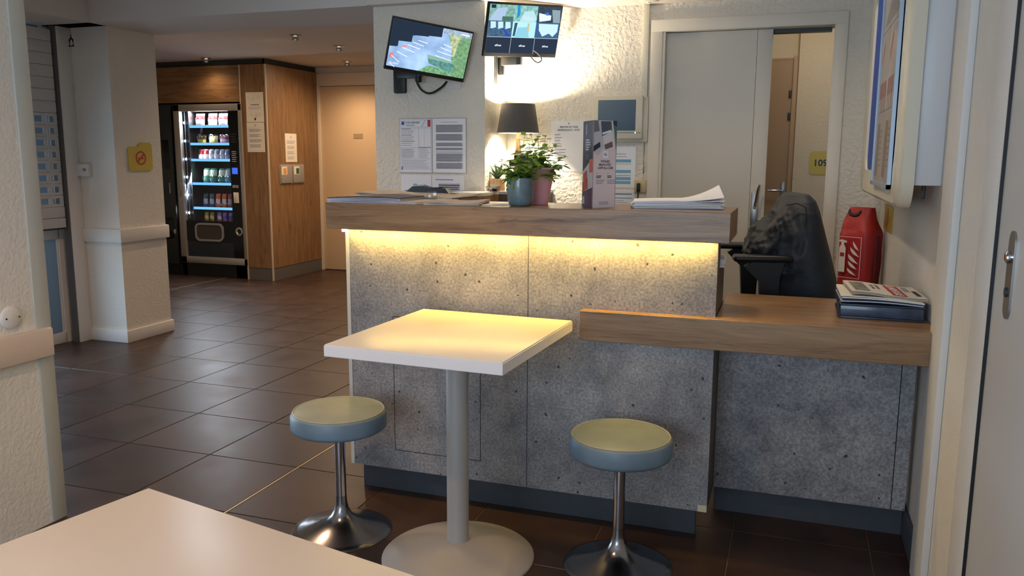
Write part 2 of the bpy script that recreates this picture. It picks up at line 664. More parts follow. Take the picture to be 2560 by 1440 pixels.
class Print:
    """flat print on a face: u to the right, v up, facing local -y"""

    def __init__(s):
        s.v = []
        s.f = []
        s.m = []
        s.mats = []

    def _mi(s, m):
        if m not in s.mats:
            s.mats.append(m)
        return s.mats.index(m)

    def poly(s, pts, m, lift=0.0):
        b = len(s.v)
        s.v += [(u, -lift, w) for u, w in pts]
        s.f.append(list(range(b, b + len(pts))))
        s.m.append(s._mi(m))
        return s

    def rect(s, u0, v0, u1, v1, m, lift=0.0):
        return s.poly([(u0, v0), (u1, v0), (u1, v1), (u0, v1)], m, lift)

    def frame(s, u0, v0, u1, v1, t, m, lift=0.0):
        s.rect(u0, v0, u1, v0 + t, m, lift)
        s.rect(u0, v1 - t, u1, v1, m, lift)
        s.rect(u0, v0, u0 + t, v1, m, lift)
        return s.rect(u1 - t, v0, u1, v1, m, lift)

    def disc(s, u, v, r, m, n=20, lift=0.0, r2=None):
        if r2 is None:
            return s.poly([(u + r * math.cos(2 * PI * i / n), v + r * math.sin(2 * PI * i / n)) for i in range(n)], m, lift)
        for i in range(n):
            a, b = 2 * PI * i / n, 2 * PI * (i + 1) / n
            s.poly([(u + r2 * math.cos(a), v + r2 * math.sin(a)), (u + r * math.cos(a), v + r * math.sin(a)), (u + r * math.cos(b), v + r * math.sin(b)), (u + r2 * math.cos(b), v + r2 * math.sin(b))], m, lift)
        return s

    def text(s, txt, u, v, h, m, align='l', width=None, bold=False, lift=0.0, rot=0.0):
        vs, fs = text_polys(txt, bold)
        if not vs:
            return s
        x0 = min(p[0] for p in vs)
        x1 = max(p[0] for p in vs)
        k = h / 0.7
        kx = k if width is None else width / (x1 - x0)
        off = {'l': -x0, 'c': -(x0 + x1) / 2, 'r': -x1}[align]
        b = len(s.v)
        c, sn = math.cos(rot), math.sin(rot)
        for p in vs:
            a, d = (p[0] + off) * kx, p[1] * k
            s.v.append((u + a * c - d * sn, -lift, v + a * sn + d * c))
        mi = s._mi(m)
        for f in fs:
            s.f.append([b + i for i in f])
            s.m.append(mi)
        return s

    def lines(s, u0, u1, vtop, vbot, n, m, fill=0.45, ragged=0.3):
        st = (vtop - vbot) / n
        for i in range(n):
            y = vtop - st * (i + 0.5)
            e = u1 - (u1 - u0) * ragged * random.random()
            s.rect(u0, y - st * fill / 2, e, y + st * fill / 2, m)
        return s

    def build(s, name, parent, loc=(0, -0.001, 0), rot=(0, 0, 0)):
        me = bpy.data.meshes.new(name)
        me.from_pydata(s.v, [], s.f)
        for m in s.mats:
            me.materials.append(m)
        me.polygons.foreach_set('material_index', s.m)
        me.update()
        o = bpy.data.objects.new(name, me)
        COL.objects.link(o)
        o.parent = parent
        o.location = loc
        o.rotation_euler = rot
        return o


def sheet(name, label, cat, w, h, loc, rz=0.0, m=PAPER, th=0.0012, group=None, rx=0.0):
    """upright sheet, origin at lower left corner, front at local -y"""
    o = MB().box(0, w, -th, 0, 0, h).build(name, m, None, loc, (rx, 0, rz), smooth=0)
    return tag(o, label, cat, group)


FX = R(90)     # faces +X
FW = R(-90)    # faces -X

# ------------------------------------------------------------------ THE SETTING
# floor: grout bed with separate tiles
floor = MB().box(-8.2, 0.6, -2.7, 9.0, -0.1, -0.003).build('floor', GROUT, smooth=0)
struct(floor, 'dark brown tiled floor running from the counter into the hall', 'floor')
PX, PY = 0.4425, 0.4635
tb = MB().box(-PX / 2 + 0.002, PX / 2 - 0.002, -PY / 2 + 0.002, PY / 2 - 0.002, -0.009, 0, bev=0.0015, seg=1)
tile_me = tb.mesh('floor_tile', TILE, smooth=0)
nt_ = 0
for i in range(-15, 5):
    for j in range(-4, 15):
        x = -0.14 + (i + 0.5) * PX
        y = 2.353 + (j + 0.5) * PY
        if y < 0.9 or y > 8.6:
            continue
        if x < -1.36 * y - 0.4 or x > 0.62:
            continue
        if y > 3.25 and x > -1.6 and not (y < 3.3):
            continue
        if y > 4.9 and x > -2.2:
            continue
        if x < -4.85 and y < 4.9:
            continue
        inst(tile_me, 'floor_tile', floor, (x, y, 0.0))
        nt_ += 1
strip = MB().box(-1.9085, -1.9015, 1.9, 4.2, -0.004, 0.0012).build('trim_1', mat('brass_strip', (206, 186, 140), 0.35, 0.5), smooth=0)
struct(strip, 'thin brass joint strip in the floor between hall and counter', 'floor strip')
strip2 = MB().box(-5.69, -5.684, 6.0, 7.2, -0.004, 0.0012).build('trim_2', MATS['brass_strip'], smooth=0)  # light on the grout joint, put in as a pale strip
struct(strip2, 'thin pale strip added for a lit grout joint in the floor in front of the vending machine', 'floor strip')

# walls
b = MB()
b.box(-1.72, -0.73, 4.72, 4.84, 0, 2.6)
b.box(0.165, 0.55, 4.72, 4.84, 0, 2.6)
b.box(-0.73, 0.165, 4.72, 4.84, 1.975, 2.6)
wall_back = struct(b.build('wall_back', WALLB, smooth=0), 'rough white plaster wall behind the reception', 'wall')
wall_pier = struct(MB().box(-2.33, -1.65, 4.35, 4.84, 0, 2.6).build('wall_pier', WALLB, smooth=0), 'white wall pier carrying the framed notices', 'wall')
wall_right = struct(MB().box(0.43, 0.58, -2.7, 4.84, 0, 2.6).build('wall_right', WALL, smooth=0), 'white plaster wall on the right with display case', 'wall')
wall_left = struct(MB().box(-2.58, -2.43, -2.7, 2.13, 0, 2.6).build('wall_left', WALL, smooth=0), 'white plaster wall at the left edge with round cover', 'wall')
b = MB()
b.box(-2.6, -2.2, -2.75, -2.62, 0, 2.6)
b.box(0.2, 0.58, -2.75, -2.62, 0, 2.6)
b.box(-2.2, 0.2, -2.75, -2.62, 0, 0.65)
b.box(-2.2, 0.2, -2.75, -2.62, 2.25, 2.6)
struct(b.build('wall_window', WALL, smooth=0), 'white wall with a wide window behind the viewer', 'wall')
b = MB()
b.box(-4.95, -2.50, 1.98, 2.12, 0, 2.6)
struct(b.build('wall_return', WALL, smooth=0), 'white wall closing the hall towards the viewer', 'wall')
b = MB()
b.box(-8.1, -2.2, 8.2, 8.35, 0, 2.6)
struct(b.build('wall_hall', mat('hall_paint', (214, 202, 186), 0.65, bump=0.1, bscale=90), smooth=0), 'beige wall at the far end of the hall', 'wall')
struct(MB().box(-8.2, -8.05, 4.8, 8.4, 0, 2.6).build('wall_hall_left', WALL, smooth=0), 'white wall on the hidden left side of the hall', 'wall')
struct(MB().box(-2.33, -2.2, 4.84, 8.3, 0, 2.6).build('wall_hall_right', WALL, smooth=0), 'white wall on the right side of the hall', 'wall')
struct(MB().box(-8.2, -4.68, 4.85, 4.97, 0, 2.6).build('wall_entrance', WALL, smooth=0), 'white wall behind the entrance pillar', 'wall')
# ceilings
struct(MB().box(-4.95, 0.6, -2.75, 4.3, 2.45, 2.6).build('ceiling', CEIL, smooth=0), 'white ceiling above the counter', 'ceiling')
struct(MB().box(-8.2, -2.2, 4.8, 8.4, 2.26, 2.4).build('ceiling_hall', CEIL, smooth=0), 'low ceiling of the hall with small spotlights', 'ceiling')
b = MB()
b.box(-4.95, -2.33, 4.28, 4.85, 2.125, 2.6)
struct(b.build('ceiling_beam', mat('beam_paint', (206, 200, 196), 0.75, bump=0.1, bscale=150), smooth=0), 'white ceiling beam crossing above the hall entrance', 'beam')
struct(MB().box(-2.33, 0.5, 4.28, 4.84, 2.128, 2.6).build('ceiling_reception', CEIL, smooth=0), 'lowered white ceiling above the reception corner', 'ceiling')
struct(MB().box(-4.78, -4.33, 2.1, 4.42, 2.125, 2.46).build('ceiling_shutter_box', MATS['beam_paint'], smooth=0), 'boxed-in soffit above the roller shutter', 'beam')
# entrance pillar
b = MB()
b.box(-4.70, -4.33, 4.42, 4.85, 0, 2.14)
pil = struct(b.build('wall_pillar', WALL, smooth=0), 'square white pillar beside the roller shutter', 'pillar')
dr = MB().box(-4.66, -4.312, 4.402, 4.868, 0.697, 0.79, bev=0.006).build('trim_3', SMOOTH)
struct(dr, 'white dado rail wrapped around the pillar', 'rail')
bb = MB().box(-4.66, -4.316, 4.406, 4.864, 0, 0.085, bev=0.004).build('baseboard_pillar', SMOOTH)
struct(bb, 'white baseboard around the pillar foot', 'baseboard')
# left wall details
o = MB().box(-2.43, -2.405, -2.5, 2.125, 0.60, 0.70, bev=0.006).build('trim_4', mat('pinkish_white_rail', (224, 210, 200), 0.5))
struct(o, 'pinkish white dado rail along the left wall', 'rail')
o = MB().box(-2.475, -2.424, 2.075, 2.136, 0, 2.45, bev=0.003).build('trim_5', mat('corner_bead', (188, 190, 184), 0.5))
struct(o, 'grey-white corner strip at the end of the left wall', 'corner strip')
t = thing('wall_cover_plate', 'round white blank cover plate on the left wall above the rail', 'cover plate', (-2.43, 1.985, 0.757), FX)
MB().lathe([(0, 0.012), (0.030, 0.012), (0.036, 0.008), (0.038, 0.0), (0, 0)], 40, rot=(R(90), 0, 0)).build('plate', SMOOTH, t)
for s in (-1, 1):
    MB().cyl(0.0028, 0, 0.0135, 12, loc=(s * 0.024, 0, 0), rot=(R(90), 0, 0)).build('screw_hole', BLACK, t)
# right wall details
o = MB().box(0.415, 0.43, 2.70, 4.72, 0, 0.10, bev=0.003).build('baseboard_right', SKIRT)
struct(o, 'slate blue baseboard along the right wall under the shelf', 'baseboard')
o = MB().box(0.409, 0.43, 2.505, 2.70, 0, 2.45, bev=0.004).build('trim_6', SMOOTH)
struct(o, 'flat white corner board on the right wall beside the low shelf', 'trim')
# right door
d2 = struct(thing('door_2', 'white door with steel handle plate at the right edge', 'door', (0.43, 1.98, 0), FW))
# local x -> -Y
MB().box(-0.165, 0.0, -0.022, 0, 0, 2.08, bev=0.004).build('door_frame', SMOOTH, d2)
MB().box(0.004, 0.86, -0.016, 0, 0.008, 2.06, bev=0.002).build('door_slab', mat('white_door_paint', (214, 214, 214), 0.45), d2)
MB().box(0.0, 0.004, -0.0225, 0, 0, 2.06).build('door_gap', BLACK, d2)
h = MB()
h.prism([(0.138 + 0.024 * math.cos(2 * PI * k / 24), (1.128 if k <= 12 else 1.0) + 0.024 * math.sin(2 * PI * k / 24)) for k in range(25)], -0.020, -0.016, 'y')
hp = h.build('handle_plate', STEEL, d2)
MB().lathe([(0, 0), (0.013, 0), (0.013, 0.006), (0.009, 0.009), (0, 0.009)], 20, loc=(0.138, -0.02, 1.10), rot=(R(90), 0, 0)).build('handle_boss', CHROME, hp)
MB().lathe([(0, 0), (0.010, 0), (0.010, 0.004), (0, 0.004)], 20, loc=(0.138, -0.02, 1.03), rot=(R(90), 0, 0)).build('keyhole_ring', DARK, hp)

# sliding door in the back wall
d1 = struct(thing('door_1', 'wide pale grey sliding door standing partly open', 'door'))
fr = MB()
fr.box(-0.80, -0.735, 4.698, 4.722, 0, 2.04, bev=0.004)
fr.box(0.155, 0.215, 4.698, 4.722, 0, 2.04, bev=0.004)
fr.box(-0.80, 0.213, 4.696, 4.722, 1.975, 2.04, bev=0.004)
f_ = fr.build('door_frame', mat('cream_frame', (222, 216, 202), 0.5), d1)
g = MB()
g.box(-0.735, -0.72, 4.705, 4.73, 0, 1.975, bev=0.002)
g.box(0.150, 0.158, 4.705, 4.725, 0, 1.975, bev=0.002)
g.build('frame_bead', MATS['cream_frame'], f_)
MB().box(-0.735, -0.235, 4.745, 4.785, 0.01, 1.972).build('sliding_panel', DOORW, d1, smooth=0)
MB().box(-0.233, -0.155, 4.742, 4.788, 0.01, 1.972, bev=0.002).build('panel_stile', DOORW, d1)
MB().box(-0.16, 0.14, 4.78, 4.84, 1.955, 1.975).build('top_track', BLACK, d1, smooth=0)
h = MB().box(-0.226, -0.186, 4.735, 4.742, 0.84, 1.105, bev=0.004).build('handle_plate', STEEL, d1)
MB().tube([(-0.206, 4.738, 1.02), (-0.204, 4.69, 1.025), (-0.200, 4.675, 1.04), (-0.184, 4.665, 1.15)], 0.0085, 12).build('handle_bar', CHROME, h)
# corridor beyond
b = MB()
b.box(-0.02, 1.2, 6.0, 6.1, 0, 2.45)
b.box(-1.6, -0.02, 6.06, 6.14, 1.965, 2.45)
struct(b.build('wall_corridor', stucco('corridor_stucco', (224, 208, 178), 0.3, 60), smooth=0), 'beige corridor wall with room number beyond the sliding door', 'wall')
struct(MB().box(-1.7, 1.3, 4.84, 6.2, 2.36, 2.45).build('ceiling_corridor', CEIL, smooth=0), 'ceiling of the corridor beyond the sliding door', 'ceiling')
struct(MB().box(1.15, 1.25, 4.84, 6.1, 0, 2.4).build('wall_corridor_end', MATS['corridor_stucco'], smooth=0), 'beige end wall of the corridor', 'wall')
struct(MB().box(-1.7, -1.6, 4.84, 6.1, 0, 2.4).build('wall_corridor_left', MATS['corridor_stucco'], smooth=0), 'beige side wall of the corridor', 'wall')
struct(MB().box(-1.7, 1.3, 4.84, 6.2, -0.1, 0.0).build('floor_corridor', TILE, smooth=0), 'brown corridor floor', 'floor')
d3 = struct(thing('door_3', 'tan bedroom door in the corridor beyond the sliding door', 'door', (-0.02, 6.06, 0)))
MB().box(-0.90, -0.035, 0, 0.04, 0, 1.955).build('door_slab', BROWNDOOR, d3, smooth=0)
MB().box(-0.035, 0.0, -0.02, 0.04, 0, 1.975, bev=0.003).build('door_frame', mat('tan_frame', (190, 160, 124), 0.5), d3)
MB().box(-0.9, 0.0, -0.005, 0.04, 1.955, 1.967).build('top_joint', MATS['tan_frame'], d3)
p_ = MB().box(-0.075, -0.045, -0.008, 0, 1.02, 1.13, bev=0.003).build('handle_plate', STEEL, d3)
MB().tube([(-0.06, -0.008, 1.07), (-0.06, -0.05, 1.07), (-0.075, -0.055, 1.07), (-0.16, -0.055, 1.07)], 0.008, 10).build('lever', CHROME, p_)
for zz in (1.55, 1.70):
    MB().box(-0.055, -0.038, -0.014, 0, zz, zz + 0.05, bev=0.002).build('latch', DARK, d3)
light('corridor_lamp', 'POINT', (0.1, 5.25, 2.2), 3.6, (1.0, 0.86, 0.68), shadow_soft_size=0.1)


def rounded(u0, v0, u1, v1, r, n=6):
    pts = []
    for cx, cy, a0 in ((u1 - r, v0 + r, -90), (u1 - r, v1 - r, 0), (u0 + r, v1 - r, 90), (u0 + r, v0 + r, 180)):
        for k in range(n + 1):
            a = R(a0 + 90 * k / n)
            pts.append((cx + r * math.cos(a), cy + r * math.sin(a)))
    return pts


s = MB().prism(rounded(0, 0, 0.25, 0.157, 0.026), -0.004, 0, 'y').build('room_number_sign', YEL, None, (0.083, 5.998, 1.183), smooth=0)
tag(s, 'yellow rounded room number sign on the corridor wall', 'sign')
Print().text('109', 0.036, 0.058, 0.043, mat('number_navy', (24, 52, 96), 0.6), bold=True, lift=0).build('number', s, (0, -0.005, 0))

# far hall door
d4 = struct(thing('door_4', 'beige door at the far end of the hall', 'door', (-5.06, 8.2, 0)))
MB().box(0.0, 0.92, -0.03, 0, 0.01, 2.05, bev=0.003).build('door_slab', mat('beige_door', (216, 186, 148), 0.5), d4)
MB().box(-0.075, 0.0, -0.05, 0, 0, 2.06, bev=0.004).build('door_frame', mat('beige_frame', (216, 200, 176), 0.5), d4)
MB().box(-0.1, 1.05, -0.045, 0, 2.055, 2.19, bev=0.004).build('door_header', MATS['beige_frame'], d4)
MB().box(0.41, 0.525, -0.034, -0.03, 1.485, 1.535).build('door_plaque', mat('plaque_tan', (176, 150, 116), 0.5), d4)

# ------------------------------------------------------------------ roller shutter and glazing
t = thing('roller_shutter', 'white roller shutter half lowered over the entrance on the left', 'shutter', (-4.68, 0, 0))
SL = mat('shutter_slat', (198, 198, 198), 0.5)
L0, L1 = 2.25, 4.295
sm = MB().prism([(-0.007, 0.0), (0.004, 0.002), (0.006, 0.012), (0.006, 0.066), (0.003, 0.0765), (-0.007, 0.0765)], L0, L1, 'y').mesh('slat', SL, 30)
pm = MB()
pm.box(-0.006, 0.006, L0, L1, 0.0, 0.018)
pm.box(-0.006, 0.006, L0, L1, 0.056, 0.0745)
yy = L1
while yy > L0:
    pm.box(-0.006, 0.006, yy - 0.022, yy, 0.018, 0.056)
    yy -= 0.088
pm = pm.mesh('perforated_slat', SL, 0)
z = 0.945
k = 0
while z < 2.06:
    inst(pm if k < 8 else sm, 'perforated_slat' if k < 8 else 'slat', t, (0, 0, z))
    z += 0.077
    k += 1
MB().box(-0.012, 0.012, L0, L1, 0.872, 0.943, bev=0.003).build('bottom_bar', SL, t)
MB().box(-0.014, 0.014, L0, L1, 0.802, 0.868, bev=0.003).build('bottom_bar', SL, t)
MB().box(-0.016, 0.016, L0, L1, 0.792, 0.800).build('rubber_seal', BLACK, t)
MB().box(-0.03, 0.04, 4.315, 4.42, 0, 2.125, bev=0.004).build('guide_rail', SMOOTH, t)
MB().box(-0.02, 0.03, 4.306, 4.316, 0, 2.125).build('guide_slot', GREYSK, t)
ed = thing('window_1', 'tall frosted pane behind the roller shutter', 'window', (-4.76, 0, 0))
struct(ed)
MB().box(-0.003, 0.003, 2.2, 4.02, 0.07, 2.3).build('clear_pane', GLASS, ed, smooth=0)
MB().box(-0.006, 0.006, 4.02, 4.28, 0.07, 2.3).build('frosted_pane', FROST, ed, smooth=0)
MB().box(-0.02, 0.02, 2.15, 4.30, 0.0, 0.075, bev=0.004).build('bottom_rail', WHITEP, ed)
MB().box(-0.02, 0.012, 4.276, 4.292, 0.0, 2.3, bev=0.003).build('window_frame', WHITEP, ed)
MB().box(-0.02, 0.02, 2.15, 4.30, 0.72, 0.79, bev=0.004).build('middle_rail', WHITEP, ed)
MB().box(-0.05, 0.02, 4.292, 4.9, 0.0, 2.6).build('jamb', SMOOTH, ed, smooth=0)
MB().box(-0.05, 0.02, 1.98, 2.2, 0.0, 2.6).build('jamb', SMOOTH, ed, smooth=0)
MB().box(-0.05, 0.02, 1.98, 4.9, 2.28, 2.6).build('window_head', SMOOTH, ed, smooth=0)
t = thing('shutter_switch', 'small white key switch box on the shutter guide', 'switch', (-4.655, 4.42, 1.145))
t2 = MB().box(-0.004, 0.115, -0.03, 0.0, 0, 0.085, bev=0.006).build('housing', SMOOTH, t)
MB().cyl(0.011, 0, 0.008, 16, loc=(0.085, -0.03, 0.045), rot=(R(90), 0, 0)).build('key_cylinder', STEEL, t)
t = thing('pull_handle', 'black ring pull hanging from the shutter soffit', 'pull', (-4.56, 4.35, 1.99))
MB().tube([(0, 0, 0.075), (0, 0, 0.135)], 0.0015, 6).build('cord', BLACK, t)
b = MB()
b.tube([(0.0, 0, 0.075), (0.0, 0, 0.058), (-0.014, 0, 0.045), (-0.017, 0, 0.006), (0.017, 0, 0.006), (0.014, 0, 0.045), (0, 0, 0.058)], 0.006, 8)
b.build('grip', BLACK, t)
# no smoking sign on pillar
def arc(cx, cy, r, a0, a1, n=5):
    return [(cx + r * math.cos(R(a0 + (a1 - a0) * k / n)), cy + r * math.sin(R(a0 + (a1 - a0) * k / n))) for k in range(n + 1)]


s = MB()
s.prism(arc(0.025, 0.025, 0.025, 180, 270) + arc(0.2, 0.025, 0.025, 270, 360) + arc(0.2, 0.17, 0.025, 0, 90) + arc(0.125, 0.17, 0.025, 90, 150) + [(0.094, 0.167)] + arc(0.025, 0.14, 0.025, 90, 180), -0.004, 0, 'y')
s = s.build('no_smoking_sign', YEL, None, (-4.328, 4.53, 1.182), (0, 0, FX), smooth=0)
tag(s, 'yellow no smoking sign on the white pillar', 'sign')
p = Print()
p.disc(0.115, 0.088, 0.048, INKR, 28, 0, 0.037)
p.poly([(0.078, 0.062), (0.086, 0.054), (0.152, 0.114), (0.144, 0.122)], INKR, 0.0002)
p.rect(0.086, 0.080, 0.140, 0.090, INKR)
p.rect(0.128, 0.09, 0.133, 0.11, INKR)
p.build('pictogram', s, (0, -0.005, 0))

# ------------------------------------------------------------------ hall closet
cl = thing('wood_closet', 'oak panelled closet built around the vending machines', 'closet')
MB().box(-7.6, -5.41, 7.23, 7.26, 1.835, 2.2).build('lintel_panel', OAKH, cl, smooth=0)
MB().box(-5.397, -5.106, 7.22, 7.25, 0.13, 2.2).build('front_panel', OAKZ, cl, smooth=0)
MB().box(-5.12, -5.09, 7.23, 7.94, 0.13, 2.2).build('side_panel', OAKZ, cl, smooth=0)
MB().box(-5.12, -5.09, 7.944, 8.199, 0.13, 2.2).build('side_panel', OAKZ, cl, smooth=0)
EDG = mat('pale_edge_strip', (196, 180, 160), 0.5)
MB().box(-5.41, -5.398, 7.214, 7.25, 0.0, 2.2).build('edge_strip', EDG, cl, smooth=0)
MB().box(-5.106, -5.092, 7.215, 7.231, 0.0, 2.2).build('edge_strip', EDG, cl, smooth=0)
b = MB()
b.box(-5.40, -5.10, 7.225, 7.25, 0.0, 0.13)
b.box(-5.12, -5.094, 7.225, 8.199, 0.0, 0.13)
b.build('skirting', GREYSK, cl, smooth=0)
b = MB()
b.box(-7.6, -5.14, 7.27, 7.3, 2.2, 2.2595)
b.box(-5.16, -5.13, 7.27, 8.199, 2.2, 2.2595)
b.build('shadow_gap', DARK, cl, smooth=0)
MB().box(-7.6, -5.12, 7.9, 8.199, 0.0, 2.2).build('back_board', DARK, cl, smooth=0)
MB().box(-5.42, -5.40, 7.26, 7.9, 0.0, 2.2).build('divider', BLACK, cl, smooth=0)


# vending machine with lit snack window
vm = thing('vending_machine', 'black snack vending machine with silver frame and lit glass window', 'vending machine', (-6.25, 7.22, 0))
BX = 0.84
b = MB()
b.box(0.0, 0.03, 0.04, 0.66, 0.0, 1.815)
b.box(BX - 0.17, BX, 0.04, 0.66, 0.0, 1.815)
b.box(0.0, BX, 0.04, 0.66, 1.77, 1.815)
b.box(0.0, BX, 0.04, 0.66, 0.0, 0.56)
b.box(0.0, BX, 0.62, 0.66, 0.0, 1.815)
b.build('cabinet', BLACK, vm, smooth=0)
b = MB()
b.box(0.0, 0.075, -0.012, 0.04, 0.145, 1.815, bev=0.004)
b.box(BX - 0.03, BX + 0.01, -0.012, 0.04, 0.145, 1.815, bev=0.004)
b.box(0.0, BX + 0.01, -0.012, 0.04, 1.745, 1.815, bev=0.004)
b.box(0.0, BX + 0.01, -0.012, 0.04, 0.145, 0.215, bev=0.004)
b.build('door_frame', SILVER, vm)
MB().box(0.075, BX - 0.03, 0.01, 0.04, 0.38, 0.60).build('lower_panel', BLACKG, vm, smooth=0)
MB().box(0.075, BX - 0.03, 0.015, 0.04, 0.215, 0.38).build('bottom_window', mat('dim_window', (40, 48, 54), 0.15), vm, smooth=0)
cp = MB().box(BX - 0.165, BX - 0.03, 0.008, 0.04, 0.215, 1.745).build('control_column', BLACKG, vm, smooth=0)
MB().box(0.075, BX - 0.165, 0.012, 0.016, 0.60, 1.745).build('window_pane', GLASS, vm, smooth=0)
b = MB()
o1 = rounded(0.19, 0.385, 0.555, 0.578, 0.06)
o2 = rounded(0.21, 0.405, 0.535, 0.558, 0.045)
for i in range(len(o1)):
    j = (i + 1) % len(o1)
    for y0, y1 in ((-0.004, 0.012),):
        v = [b.bm.verts.new((q[0], yv, q[1])) for q, yv in ((o1[i], y1), (o1[j], y1), (o1[j], y0), (o1[i], y0), (o2[i], y0), (o2[j], y0), (o2[j], y1), (o2[i], y1))]
        b.bm.faces.new((v[0], v[1], v[2], v[3]))
        b.bm.faces.new((v[3], v[2], v[5], v[4]))
        b.bm.faces.new((v[4], v[5], v[6], v[7]))
b.build('flap_frame', SILVER, vm, smooth=0)
MB().prism(o2, 0.004, 0.012, 'y').build('dispensing_flap', mat('flap_brown', (70, 62, 58), 0.3), vm, smooth=0)
cr = MB().lathe([(0.022, 0), (0.045, 0), (0.045, 0.012), (0.03, 0.014), (0.024, 0.004)], 28, rot=(R(90), 0, 0)).build('coin_return', SILVER, vm, (0.755, 0.006, 0.50))
MB().cyl(0.024, 0, 0.003, 20, rot=(R(90), 0, 0)).build('coin_cup', BLACKG, cr)
b = MB().box(0.70, 0.765, 0.0, 0.008, 1.10, 1.165, bev=0.002).build('display', emis('vending_display', (70, 110, 235), 0.6), vm)
MB().box(0.70, 0.77, -0.004, 0.008, 0.955, 0.985, bev=0.004).build('coin_slot', SILVER, vm)
MB().box(0.705, 0.765, -0.001, 0.008, 0.80, 0.91, bev=0.002).build('instruction_label', PAPERW, vm)
p = Print()
p.lines(0.70, 0.76, 1.34, 1.22, 6, INKL, 0.4)
p.build('price_print', vm, (0, 0.0075, 0))
Print().lines(0.69, 0.77, 1.52, 1.42, 4, DARK, 0.4).build('keypad_print', vm, (0, 0.0075, 0))
lk = MB().box(0.03, 0.048, -0.022, -0.010, 0.86, 1.0, bev=0.004).build('door_lock', STEEL, vm)
MB().cyl(0.014, 0, 0.012, 16, loc=(0.04, -0.012, 0.82), rot=(R(90), 0, 0)).build('lock_cylinder', CHROME, vm)
# interior
MB().box(0.03, 0.13, 0.06, 0.62, 0.60, 1.77).build('lamp_column', mat('dark_mirror', (50, 56, 70), 0.35, 0.8), vm, smooth=0)
MB().box(0.13, 0.135, 0.06, 0.60, 0.60, 1.77).build('inner_rail', STEEL, vm, smooth=0)
MB().box(0.03, 0.67, 0.60, 0.62, 0.58, 1.77).build('inner_back', mat('inner_navy', (40, 40, 62), 0.5), vm, smooth=0)
LEDW = emis('vending_led', (225, 240, 255), 3.0)
LEDB = emis('shelf_rail_glow', (96, 160, 255), 1.2)
ti = MB().box(0.088, 0.096, 0.045, 0.055, 0.62, 1.74).build('led_tube', mat('tube_housing', (120, 130, 140), 0.3), vm, smooth=0)
for q in range(6):
    z = 0.68 + q * 0.19
    MB().lathe([(0, -0.016), (0.009, -0.008), (0.011, 0), (0.009, 0.008), (0, 0.016)], 12, loc=(0.092, 0.040, z)).build('led', LEDW, ti)
light('vending_light', 'AREA', (0.42, 0.10, 1.75), 9, (0.85, 0.93, 1.0), (R(-25), 0, 0), vm, shape='RECTANGLE', size=0.5, size_y=0.05)
light('vending_side_light', 'AREA', (0.15, 0.05, 1.15), 5, (0.85, 0.93, 1.0), (0, R(-70), 0), vm, shape='RECTANGLE', size=1.1, size_y=0.03)
SHZ = [1.60, 1.418, 1.25, 1.0, 0.74, 0.595]
coil_cache = {}


def coil(r, turns, length):
    key = (r, turns)
    if key not in coil_cache:
        pts = [(r * math.cos(2 * PI * k / 14), length * k / (14 * turns), r * math.sin(2 * PI * k / 14)) for k in range(14 * turns + 1)]
        coil_cache[key] = MB().tube(pts, 0.003, 5).mesh('spiral_coil', CHROME, 60)
    return coil_cache[key]


def bag(w, h, d, m, band=None):
    b = MB()
    for sd in (-1, 1):
        def fn(u, v, sd=sd):
            e = (1 - (2 * u - 1) ** 4) * (1 - (2 * v - 1) ** 6)
            return ((u - 0.5) * w * (1 - 0.06 * math.sin(PI * v)), sd * d / 2 * e ** 0.6 if e > 0 else 0, v * h)
        b.grid(fn, 8, 8)
    bmesh.ops.remove_doubles(b.bm, verts=b.bm.verts[:], dist=0.0004)
    if band:
        for f in b.bm.faces:
            zc = f.calc_center_median().z / h
            if band[0] < zc < band[1]:
                f.material_index = 1
    return b


def pm_(n, c):
    return mat('pack_' + n, c, 0.3)


